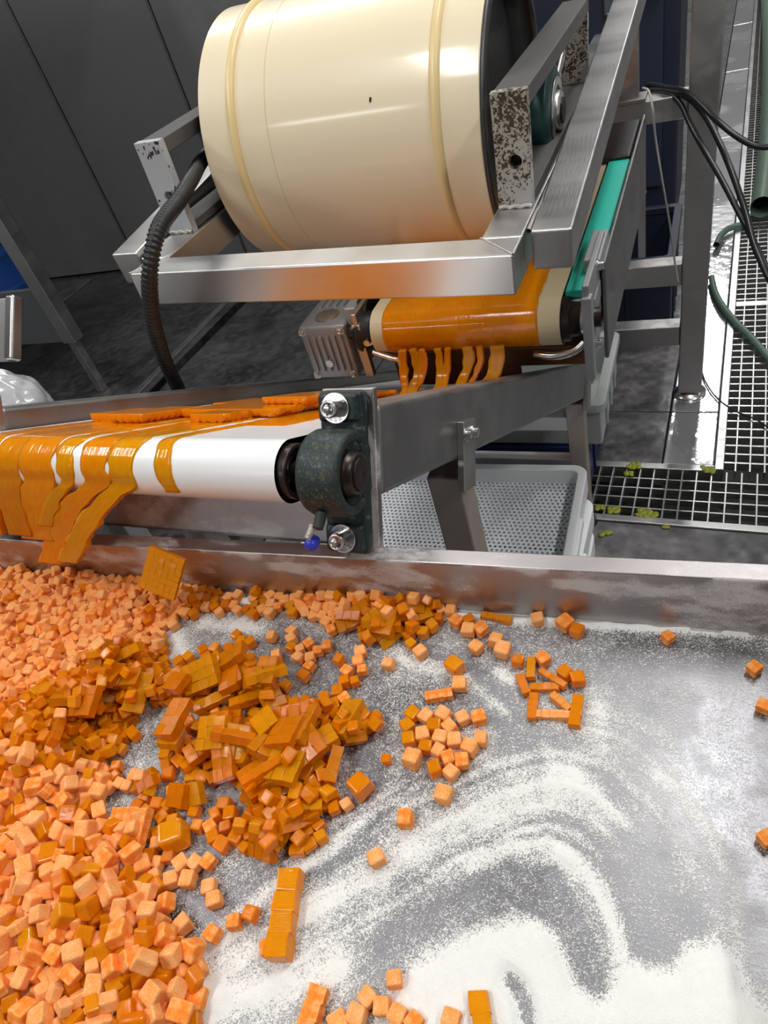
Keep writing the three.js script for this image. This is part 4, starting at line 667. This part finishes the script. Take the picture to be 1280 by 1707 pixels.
// ---------------------------------------------------------------- gummy sheets on the belts
// a strip of joined cubes along a path: grooved across and along, wavy edges, own thickness
function strip(pts, side, w, th, seed, opt = {}) {
  const curve = new THREE.CatmullRomCurve3(pts, false, 'centripetal'), len = curve.getLength(), nl = Math.max(8, Math.round(len / 0.0022)), nw = Math.max(4, Math.round(w / 0.0024)), pitch = opt.pitch ?? 0.0105;
  const pos = [], uv = [], idx = [], P = curve.getSpacedPoints(nl), S = side.clone().normalize(), row = nw + 1;
  const T = P.map((p, i) => P[Math.min(i + 1, nl)].clone().sub(P[Math.max(i - 1, 0)]).normalize());
  for (let sgn = 0; sgn < 2; sgn++) for (let i = 0; i <= nl; i++) {
    const l = i / nl * len, nrm = new THREE.Vector3().crossVectors(S, T[i]).normalize().multiplyScalar(opt.flip ? -1 : 1), sway = (opt.sway ?? 0) * (vnoise(l * 22, seed, 5) - 0.5);
    for (let j = 0; j <= nw; j++) {
      const e = (j / nw - 0.5), ragged = (opt.ragged ?? 0.003) * (vnoise(l * 95, seed + (j > nw / 2 ? 9 : 0), 6) - 0.5) * (Math.abs(e) > 0.45 ? 1 : 0), s = e * w * (1 - (opt.taper ?? 0) * i / nl) + ragged + sway, cut = Math.exp(-Math.pow(((l + pitch * 40) % pitch - pitch / 2) / 0.0014, 2)), cw = Math.exp(-Math.pow((((e + 1) * w) % pitch - pitch / 2) / 0.0012, 2));
      const edge = 1 - 0.35 * smooth(0.42, 0.5, Math.abs(e)), lump = (opt.lump ?? 0.003) * (fbm(l * 30, s * 40 + seed, 8, 3) - 0.45);
      const h = sgn ? 0 : Math.max(0.001, th * edge * (1 - 0.32 * cut - 0.22 * cw) + lump);
      const q = P[i].clone().addScaledVector(S, s).addScaledVector(nrm, h); pos.push(q.x, q.y, q.z); uv.push(e * w * 25, l * 25);
    }
  }
  const off = (nl + 1) * row, tri = (a, b, c) => (opt.flip ? idx.push(a, c, b) : idx.push(a, b, c));
  for (let i = 0; i < nl; i++) for (let j = 0; j < nw; j++) { const o = i * row + j; tri(o, o + 1, o + row); tri(o + 1, o + row + 1, o + row); tri(off + o, off + o + row, off + o + 1); tri(off + o + 1, off + o + row, off + o + row + 1); }
  for (let i = 0; i < nl; i++) for (const j of [0, nw]) { const a = i * row + j, b = a + row; j ? (tri(a, off + a, b), tri(b, off + a, off + b)) : (tri(a, b, off + a), tri(b, off + b, off + a)); }
  for (let j = 0; j < nw; j++) for (const i of [0, nl]) { const a = i * row + j, b = a + 1; i ? (tri(a, b, off + a), tri(b, off + b, off + a)) : (tri(a, off + a, b), tri(b, off + a, off + b)); }
  const g = new THREE.BufferGeometry(); g.setAttribute('position', new THREE.Float32BufferAttribute(pos, 3)); g.setAttribute('uv', new THREE.Float32BufferAttribute(uv, 2)); g.setIndex(idx); g.computeVertexNormals(); return g;
}
{
  const X = new THREE.Vector3(1, 0, 0), BV = RV + RR + 0.0006;
  const run = (x, u0, u1, lift = 0) => { const p = []; for (let i = 0; i <= 6; i++) { const u = u0 + (u1 - u0) * i / 6; p.push(C(x, BV + lift, u)); } return p; };
  // over the head roller and down in front of it, thrown a little towards the viewer
  const over = (x, u0, drop, dxEnd, throwA, lift = 0, bend = 0.012) => {
    const p = run(x, u0, RU + 0.02, lift), rr = RR + 0.0006 + lift, y0 = RV * cI - RU * sI, a0 = RV * sI + RU * cI;
    for (let i = 1; i <= 5; i++) { const q = R(59 + 24 * i); p.push(V(x + bend * 0.12 * i * Math.sign(dxEnd || 1), y0 + rr * Math.sin(q), a0 + rr * Math.cos(q))); }
    const l = p[p.length - 1]; for (let i = 1; i <= 5; i++) { const k = i / 5; p.push(new THREE.Vector3(l.x + dxEnd * k, l.y - drop * (0.55 * k + 0.45 * k * k), l.z + throwA * k)); }
    return p;
  };
  const sheet = (name, label, geo, base, mat = M.sheet, group) => solo(name, label, 'gummy sheet', geo, mat, base, group ? { group } : {});
  const pour = (label, x, u0, drop, dxe, thr, w, seed, opt = {}) => sheet('gummy_sheet', label, strip(over(x, u0, drop, dxe, thr, opt.lift ?? 0), X, w, opt.th ?? 0.009, seed, { ragged: 0.006, sway: 0.005, ...opt }), V(x, 0.99, 0.34), opt.mat ?? M.sheet);
  pour('orange gummy sheet over the head roller whose torn tail hangs furthest into the tray', -0.468, 0.5, 0.090, -0.105, 0.026, 0.032, 3);
  pour('orange gummy sheet beside the longest tail, its own tail a little shorter', -0.436, 0.5, 0.074, -0.096, 0.034, 0.028, 4, { mat: M.amber[1] });
  pour('narrow orange gummy ribbon hugging the roller beside the bare white belt', -0.401, 0.22, 0.006, 0, 0.0, 0.016, 5, { ragged: 0.003, sway: 0.002, mat: M.amber[1] });
  pour('thin glossy gummy ribbon next to the bare white slit on the roller', -0.5035, 0.4, 0.045, -0.05, 0.016, 0.02, 6, { mat: M.amber[1], th: 0.007 });
  pour('wide orange gummy sheet sagging over the roller at the photo edge', -0.538, 0.42, 0.062, -0.035, 0.02, 0.042, 7);
  pour('second gummy sheet from the far rail, ending in a ragged lip', -0.578, 0.3, 0.058, -0.02, 0.02, 0.034, 9, { mat: M.amber[0] });
  pour('outermost orange gummy sheet at the far rail side of the white belt', -0.616, 0.3, 0.06, -0.02, 0.02, 0.034, 10);
  for (const [x, u, w, l, lift, seed, label] of [[-0.60, -0.10, 0.05, 0.07, 0.009, 41, 'lumpy gummy block standing proud on the sheet at the far rail'], [-0.545, 0.04, 0.04, 0.09, 0.009, 42, 'gummy block riding on the belt sheet a hand above the roller'], [-0.50, 0.16, 0.05, 0.10, 0.009, 43, 'gummy block riding on the belt sheet midway up'], [-0.455, -0.11, 0.045, 0.08, 0.009, 44, 'flat gummy block on the belt sheet just above the roller bend']])
    sheet('gummy_block', label, strip(run(x, u + l, u, lift), X, w, 0.010, seed, { ragged: 0.006, lump: 0.006 }), C(x, BV, u), M.sheet);
  sheet('gummy_sheet', 'thick folded gummy piece lying on the sheet halfway up the white belt', strip(run(-0.47, 0.26, -0.06, 0.0095), X, 0.13, 0.009, 11, { ragged: 0.008, lump: 0.006 }), C(-0.47, BV, 0.1));
  sheet('gummy_sheet', 'glossy gummy slab with bright cut edges on the belt just behind the bearing', strip(run(-0.372, 0.10, -0.13, 0.0), X, 0.045, 0.011, 13, { ragged: 0.004 }), C(-0.37, BV, 0));
  sheet('gummy_sheet', 'orange gummy sheet lying along the upper belt beyond the bearing', strip(run(-0.40, 0.56, 0.11, 0.0), X, 0.07, 0.010, 15, { ragged: 0.004, lump: 0.005 }), C(-0.4, BV, 0.3));
  sheet('gummy_block', 'small upright gummy slab on the belt sheet near the far rail', strip(run(-0.555, -0.02, -0.12, 0.010), X, 0.05, 0.010, 17, { ragged: 0.003 }), C(-0.55, BV, -0.07));
  sheet('gummy_block', 'amber gummy slab with vertical cut lines lying across the belt beside the bearing', strip(run(-0.43, 0.09, 0.0, 0.018), X, 0.06, 0.010, 19, { ragged: 0.003 }), C(-0.43, BV, 0.05));
  // sheet on the flat conveyor, wrapped over its roller
  const wrap = []; for (let i = 0; i <= 6; i++) wrap.push(V(-0.332, UY + UR + 0.0006, 2.0 - (2.0 - UA) * i / 6));
  for (let i = 1; i <= 9; i++) { const q = Math.PI / 2 + Math.PI * 0.95 * i / 9; wrap.push(V(-0.332, UY + (UR + 0.0006) * Math.sin(q), UA + (UR + 0.0006) * Math.cos(q))); }
  sheet('gummy_sheet', 'smooth orange gummy sheet coming along the flat conveyor and round its roller', strip(wrap, X, 0.238, 0.006, 23, { ragged: 0.002, lump: 0.0015 }), V(-0.33, UY, UA));
  // strands falling from that roller to the inclined belt
  const beltY = (a) => (BV - a * sI) / cI;
  const strand = (x0, x1, w, seed, label, s2 = 0) => { const i = seed >> 1; const aa = UA - UR - 0.006, y0 = UY - 0.012, yE = beltY(aa - 0.03) + 0.006, p = []; for (let i = 0; i <= 6; i++) { const k = i / 6; p.push(V(x0 + (x1 - x0) * k * k + s2 * Math.sin(k * 3.1), y0 + (yE - y0) * k, aa - 0.006 - 0.024 * k * k)); } p.push(V(x1 - 0.002, yE - 0.002, aa - 0.052)); sheet('gummy_strand', label, strip(p, X, w, 0.0075, seed, { ragged: 0.004, pitch: 0.0075, lump: 0.005 }), p[6], i % 2 ? M.sheet : M.amber[1]); };
  [[-0.418, -0.420, 0.013, 'outermost ladder-like gummy strand falling nearest the gearmotor', -0.003], [-0.402, -0.408, 0.012, 'second gummy strand from the gearmotor, bulging midway', 0.004], [-0.388, -0.402, 0.010, 'third gummy strand from the gearmotor, slanting back to the second', 0.002],
    [-0.362, -0.366, 0.012, 'gummy strand left of the wider dark gap in the fall', 0.002], [-0.347, -0.358, 0.010, 'beaded gummy strand right beside the wider dark gap', -0.002], [-0.315, -0.334, 0.016, 'slanting gummy strand beyond the wider dark gap', 0.002],
    [-0.297, -0.318, 0.010, 'thin bright gummy strand along the slanting one', 0.002], [-0.272, -0.290, 0.022, 'ladder-like gummy strand falling nearest the bearing plate', 0.002]].forEach(([x0, x1, w, label, s2], i) => strand(x0, x1, w, 31 + i * 2, label, s2));
  // the piece in mid-air
  const ch = new THREE.Group();
  const m = solo('gummy_block', 'torn orange gummy slab dropping through the air above the heap', 'gummy slab', slabOf(6, 7, 77), M.gum[0], V(0, 0, 0));
  m.position.copy(atDepth(271, 955, 0.62)); m.rotation.set(R(52), R(-20), R(-14)); m.scale.setScalar(0.72);
}
// ---------------------------------------------------------------- hoses and cables
{
  const hp = [[376, 226, 1.26], [354, 247, 1.15], [335, 270, 1.065], [320, 297, 0.98], [298, 334, 0.9], [262, 388, 0.845], [250, 450, 0.85], [253, 520, 0.90], [270, 588, 0.98], [298, 650, 1.07], [330, 720, 1.18], [352, 785, 1.3]].map(([x, y, d]) => atDepth(x, y, d)), cv = new THREE.CatmullRomCurve3(hp), n = 700, rs = 14, fr = cv.computeFrenetFrames(n, false), pos = [], idx = [];
  const P = cv.getSpacedPoints(n); for (let i = 0; i <= n; i++) { const r = 0.0098 + 0.0011 * Math.cos(i / 4 * Math.PI * 2); for (let j = 0; j < rs; j++) { const q = j / rs * Math.PI * 2, p = P[i].clone().addScaledVector(fr.normals[i], r * Math.cos(q)).addScaledVector(fr.binormals[i], r * Math.sin(q)); pos.push(p.x, p.y, p.z); if (i < n) { const a = i * rs + j, b = i * rs + (j + 1) % rs; idx.push(a, b, a + rs, b, b + rs, a + rs); } } }
  const g = new THREE.BufferGeometry(); g.setAttribute('position', new THREE.Float32BufferAttribute(pos, 3)); g.setIndex(idx); g.computeVertexNormals();
  solo('corrugated_hose', 'black corrugated cable conduit curving down past the frame corner', 'hose', g, M.black, hp[4].clone());
  const cab = (name, label, pts, r, mat, group) => { const p = pts.map(([x, y, d]) => atDepth(x, y, d)); if (name === 'power_cable') { const e = p[p.length - 1]; p.push(V(e.x + 0.14, e.y * 0.55, -e.z - 0.05), V(e.x + 0.24, 0.03, -e.z - 0.08), V(e.x + 0.5, 0.008, -e.z - 0.1)); } solo(name, label, 'cable', tube(p, r, 90, 10), mat, p[0].clone(), group ? { group } : {}); };
  cab('power_cable', 'black cable leaving the cross bar highest, curving off past the post', [[1080, 140, 1.62], [1110, 146, 1.56], [1142, 152, 1.5], [1165, 170, 1.46], [1195, 200, 1.42], [1230, 228, 1.4], [1262, 244, 1.38], [1300, 250, 1.36]], 0.0062, M.blackGloss);
  cab('power_cable', 'black cable drooping across the post between the two others', [[1085, 150, 1.6], [1118, 152, 1.55], [1150, 164, 1.5], [1178, 196, 1.47], [1203, 245, 1.45], [1225, 300, 1.43], [1242, 350, 1.42], [1258, 410, 1.4], [1290, 480, 1.38]], 0.0066, M.blackGloss);
  cab('power_cable', 'black cable crossing the post lowest', [[1090, 156, 1.6], [1118, 158, 1.55], [1136, 175, 1.52], [1150, 205, 1.5], [1172, 246, 1.47], [1198, 290, 1.45], [1222, 335, 1.43], [1248, 385, 1.42], [1270, 430, 1.4], [1300, 490, 1.38]], 0.0062, M.blackGloss);
  cab('signal_wire', 'thin pale grey wire hanging from the cross bar', [[1072, 146, 1.53], [1082, 152, 1.5], [1088, 180, 1.5], [1093, 230, 1.55], [1104, 300, 1.6], [1116, 370, 1.66], [1124, 430, 1.72], [1130, 470, 1.75]], 0.0024, std({ color: rgb(0.4, 0.4, 0.38), roughness: 0.5 }));
  const fp = [[1186, 462], [1192, 486], [1206, 512], [1226, 536], [1252, 562], [1290, 606]].map(([x, y]) => onLevel(x, y, 0.017));
  solo('green_hose', 'dull green hose lying over the grating from behind the post', 'hose', tube(fp, 0.0105, 60, 12), M.hoseGreen, fp[0].clone());
  const hp2 = [[1244, 372], [1232, 375], [1216, 380], [1203, 391], [1194, 408]].map(([x, y]) => onLevel(x, y, 0.02));
  solo('green_hose', 'short loop of green hose on the wet strip just behind the post', 'hose', tube(hp2, 0.012, 40, 12), M.hoseGreen, hp2[2].clone());
  const gp = [[1272, -90], [1279, 0], [1284, 90], [1284, 170], [1281, 240], [1276, 300], [1270, 345]].map(([x, y]) => onLevel(x, y, 0.05));
  solo('green_pipe', 'thick grey-green pipe lying along the far part of the channel grating', 'pipe', tube(gp, 0.042, 80, 16), std({ color: rgb(0.16, 0.25, 0.18), roughness: 0.35 }), gp[3].clone());
  const wp = [[1166, 606], [1176, 636], [1196, 664], [1224, 684], [1262, 700], [1290, 720]].map(([x, y]) => onLevel(x, y, 0.006));
  solo('floor_wire', 'thin dark wire straying over the floor into the grating', 'wire', tube(wp, 0.0022, 50, 8), M.black, wp[0].clone());
}
// ---------------------------------------------------------------- perforated white trays and blue crates on the floor
{
  const holeT = tex(256, 256, (u, v) => { const x = u * 8, y = v * 8, i = Math.floor(y), dx = (x + (i % 2) * 0.5) % 1 - 0.5, dy = y % 1 - 0.5, d = Math.hypot(dx, dy); return g1(smooth(0.24, 0.31, d)); }, false, [1 / 0.088, 1 / 0.088]);
  M.perf = std({ color: rgb(0.84, 0.86, 0.9), roughness: 0.4, alphaMap: holeT, alphaTest: 0.5 });
  const ring = (w, d, r, th, h) => { const rrr = (s, W, D, q) => { s.moveTo(-W + q, -D); s.lineTo(W - q, -D); s.absarc(W - q, -D + q, q, -Math.PI / 2, 0, false); s.lineTo(W, D - q); s.absarc(W - q, D - q, q, 0, Math.PI / 2, false); s.lineTo(-W + q, D); s.absarc(-W + q, D - q, q, Math.PI / 2, Math.PI, false); s.lineTo(-W, -D + q); s.absarc(-W + q, -D + q, q, Math.PI, Math.PI * 1.5, false); return s; }; const s = rrr(new THREE.Shape(), w, d, r); s.holes.push(rrr(new THREE.Path(), w - th, d - th, r * 0.7)); const g = new THREE.ExtrudeGeometry(s, { depth: h, bevelEnabled: true, bevelSize: 0.003, bevelThickness: 0.003, bevelSegments: 3, curveSegments: 6 }); g.rotateX(-Math.PI / 2); return g; };
  const stack = ['topmost white perforated plastic tray of the stack under the inclined conveyor', 'second white perforated tray from the top, its lip showing below', 'third white perforated tray down in the stack', 'lowest white perforated tray, resting on the floor'];
  const ys = [0.195, 0.132, 0.069, 0.006];
  stack.forEach((label, i) => {
    const p = V(-0.53 + [0, 0.008, -0.005, 0.004][i], ys[i], 1.00 + [0, -0.03, 0.01, -0.01][i]), t = thing('perforated_tray', label, 'tray', p, { rot: [0, R([1.5, -1, 2, 0][i]), 0] }); const w = 0.31, d = 0.225;
    t.updateMatrixWorld(true); const TM = t.matrixWorld;
    part(t, 'rim', ring(w, d, 0.03, 0.014, 0.05).applyMatrix4(TM), M.white);
    part(t, 'perforated_base', box(-w + 0.012, w - 0.012, 0.008, 0.012, -d + 0.012, d - 0.012, 0, TM), M.perf);
    part(t, 'rib', [box(-w + 0.012, w - 0.012, 0.0, 0.008, -0.004, 0.004, 0.001, TM), box(-0.004, 0.004, 0.0, 0.008, -d + 0.012, d - 0.012, 0.001, TM)], M.white);
    part(t, 'handle_lip', [box(w - 0.004, w + 0.012, 0.03, 0.05, -0.06, 0.06, 0.006, TM), box(-w - 0.012, -w + 0.004, 0.03, 0.05, -0.06, 0.06, 0.006, TM)], M.white);
  });
  const crate = (name, label, x0, x1, y0, y1, a0, a1, mat, yaw = 0) => {
    const c = V((x0 + x1) / 2, y0, (a0 + a1) / 2), t = thing(name, label, 'crate', c, { rot: [0, R(yaw), 0] }); t.updateMatrixWorld(true); const TM = t.matrixWorld, w = (x1 - x0) / 2, d = (a1 - a0) / 2, h = y1 - y0;
    part(t, 'side', [box(-w, w, 0, h, -d, -d + 0.012, 0.004, TM), box(-w, w, 0, h, d - 0.012, d, 0.004, TM), box(-w, -w + 0.012, 0, h, -d + 0.012, d - 0.012, 0.004, TM), box(w - 0.012, w, 0, h, -d + 0.012, d - 0.012, 0.004, TM)], mat);
    part(t, 'base', box(-w + 0.012, w - 0.012, 0, 0.01, -d + 0.012, d - 0.012, 0, TM), mat);
    part(t, 'rim', ring(w + 0.008, d + 0.008, 0.02, 0.02, 0.018).applyMatrix4(new THREE.Matrix4().makeTranslation(0, h - 0.018, 0)).applyMatrix4(TM), mat);
    for (const k of [-0.5, 0, 0.5]) part(t, 'rib', [box(w * k - 0.006, w * k + 0.006, 0.01, h - 0.02, -d - 0.006, -d, 0.002, TM), box(w, w + 0.006, 0.01, h - 0.02, d * k - 0.006, d * k + 0.006, 0.002, TM)], mat);
  };
  crate('blue_crate', 'blue plastic crate on the floor below the milky crate behind the conveyor leg', -0.80, -0.255, 0.005, 0.17, 1.40, 1.80, M.blue);
  crate('milky_crate', 'milky plastic crate on top of the blue one behind the conveyor leg', -0.78, -0.215, 0.175, 0.30, 1.40, 1.72, std({ color: rgb(0.42, 0.45, 0.44), roughness: 0.45 }), 0);
  crate('blue_crate', 'blackish blue crate beyond the stand, seen between its two cross members', -0.62, -0.1, 0.005, 0.3, 2.15, 2.55, M.navy);
}
// ---------------------------------------------------------------- machines in the background
{
  const t = thing('blue_machine', 'dark navy machine housing behind the drum and stand', 'machine', V(-0.5, 0, 3.1));
  part(t, 'housing', box(-1.3, -0.12, 0.12, 2.4, 2.75, 3.25, 0.01), M.navy);
  part(t, 'door_panel', box(-0.62, -0.17, 0.3, 1.25, 2.735, 2.752, 0.006), std({ color: rgb(0.02, 0.027, 0.05), roughness: 0.4 }));
  part(t, 'door_panel', box(-1.25, -0.66, 0.3, 1.25, 2.735, 2.752, 0.006), std({ color: rgb(0.016, 0.022, 0.055), roughness: 0.4 }));
  part(t, 'switch_box', box(-0.26, -0.175, 0.9, 1.0, 2.69, 2.738, 0.006), std({ color: rgb(0.12, 0.125, 0.13), roughness: 0.4 }), 'small grey switch box');
  part(t, 'conduit', cyl(V(-0.33, 0.86, 2.72), V(-0.33, 1.3, 2.72), 0.014), std({ color: rgb(0.09, 0.1, 0.11), roughness: 0.4 }));
  part(t, 'plinth', box(-1.28, -0.14, 0, 0.12, 2.78, 3.22, 0.004), M.black);
  // cabinet on legs at the far left
  const c = thing('leg_cabinet', 'grey steel cabinet frame on square legs at the left, before the dark cladding', 'cabinet', V(-2.6, 0, 2.1));
  part(c, 'leg', box(-2.50, -2.43, 0.26, 1.6, 1.925, 1.985, 0.004), M.steel);
  part(c, 'foot_leg', box(-2.50, -2.465, 0.0, 0.262, 1.945, 1.98, 0.003), M.steelSatin);
  part(c, 'apron', box(-3.6, -2.5, 0.255, 0.50, 1.95, 1.97, 0.003), std({ color: rgb(0.09, 0.095, 0.10), roughness: 0.5, bumpMap: smearT, bumpScale: 0.001 }));
  part(c, 'leg', box(-3.6, -3.53, 0.0, 1.6, 1.925, 1.985, 0.004), M.steel);
  part(c, 'top', box(-3.65, -2.4, 1.6, 1.64, 1.9, 2.7, 0.004), M.steel);
  part(c, 'lower_shelf', box(-3.6, -2.9, 0.24, 0.256, 1.97, 2.6, 0.002), M.steelDark);
  const b = thing('blue_drum', 'blue plastic drum standing on the shelf of the far left cabinet', 'drum', V(-3.2, 0.257, 2.28));
  part(b, 'body', lathe(V(-3.2, 0.257, 2.28), V(-3.2, 1.257, 2.28), [[0.0001, 0], [0.19, 0.004], [0.2, 0.02], [0.2, 0.12], [0.206, 0.125], [0.206, 0.145], [0.2, 0.15], [0.2, 0.27], [0.206, 0.275], [0.206, 0.295], [0.2, 0.3], [0.195, 0.35], [0.17, 0.365], [0.0001, 0.367]], 48), std({ color: rgb(0.008, 0.05, 0.22), roughness: 0.4 }));
  part(b, 'lid_ring', lathe(V(-3.2, 0.257, 2.28), V(-3.2, 1.257, 2.28), [[0.195, 0.33], [0.212, 0.333], [0.212, 0.346], [0.195, 0.35]], 48), M.steel);
  // stainless floor strip on the far floor
  const g = thing('floor_gutter', 'narrow stainless gutter strip set in the dark far floor', 'gutter', V(-2.23, 0, 2.6));
  part(g, 'edge', [box(-2.262, -2.225, -0.02, 0.012, 1.3, 3.29, 0.002)], M.steel); part(g, 'channel', box(-2.225, -2.198, -0.03, -0.004, 1.3, 3.29, 0.002), M.black);
  // side table with a film-wrapped bundle and a plate, at the left edge
  const s = thing('side_table', 'stainless side table beside the inclined conveyor', 'table', V(-1.3, 0, 0.7));
  part(s, 'top', box(-1.6, -0.86, 0.82, 0.845, 0.38, 0.63, 0.003), M.steel);
  for (const [x, a] of [[-1.56, 0.41], [-0.9, 0.41], [-1.56, 0.6], [-0.9, 0.6]]) part(s, 'leg', box(x - 0.02, x + 0.02, 0, 0.82, a - 0.02, a + 0.02, 0.003), M.steelSatin);
  const fg = new THREE.SphereGeometry(1, 72, 48), p = fg.attributes.position; for (let i = 0; i < p.count; i++) { const x = p.getX(i), y = p.getY(i), z = p.getZ(i), k = 1 + 0.16 * (fbm(x * 2.4 + 9, y * 2.4 + z * 2, 3, 4) - 0.5) + 0.05 * Math.abs(Math.sin(7 * x + 5 * y + 6 * fbm(z * 3 + 4, x * 3 + 4, 6, 3))); p.setXYZ(i, x * 0.105 * k, Math.max(-0.05, y * 0.062 * k), z * 0.066 * k); } fg.computeVertexNormals(); fg.translate(-0.945, 0.896, -0.55);
  solo('wrapped_bundle', 'pale rounded bundle wrapped in creased plastic film, at the left edge', 'bundle', fg, M.film, V(-0.945, 0.846, 0.55));
  const gm = frameOf(V(-0.913, 0.944, 0.618), new THREE.Vector3(1, 0, 0), V(0, 0.733, 0.68).normalize());   // a slanting plate: local y climbs away
  const pl = thing('guard_plate', 'slanting stainless guard plate with a folded bright edge, above the wrapped bundle', 'plate', V(-1.1, 0.845, 0.6));
  part(pl, 'plate', box(-0.5, -0.012, 0, 0.094, 0, 0.006, 0.002, gm), M.steel); part(pl, 'folded_edge', box(-0.018, 0, -0.001, 0.095, -0.012, 0.008, 0.005, gm), M.bright); part(pl, 'post', box(-1.36, -1.33, 0.845, 0.96, 0.6, 0.625, 0.003), M.steel);
}
renderer.render(scene, camera);
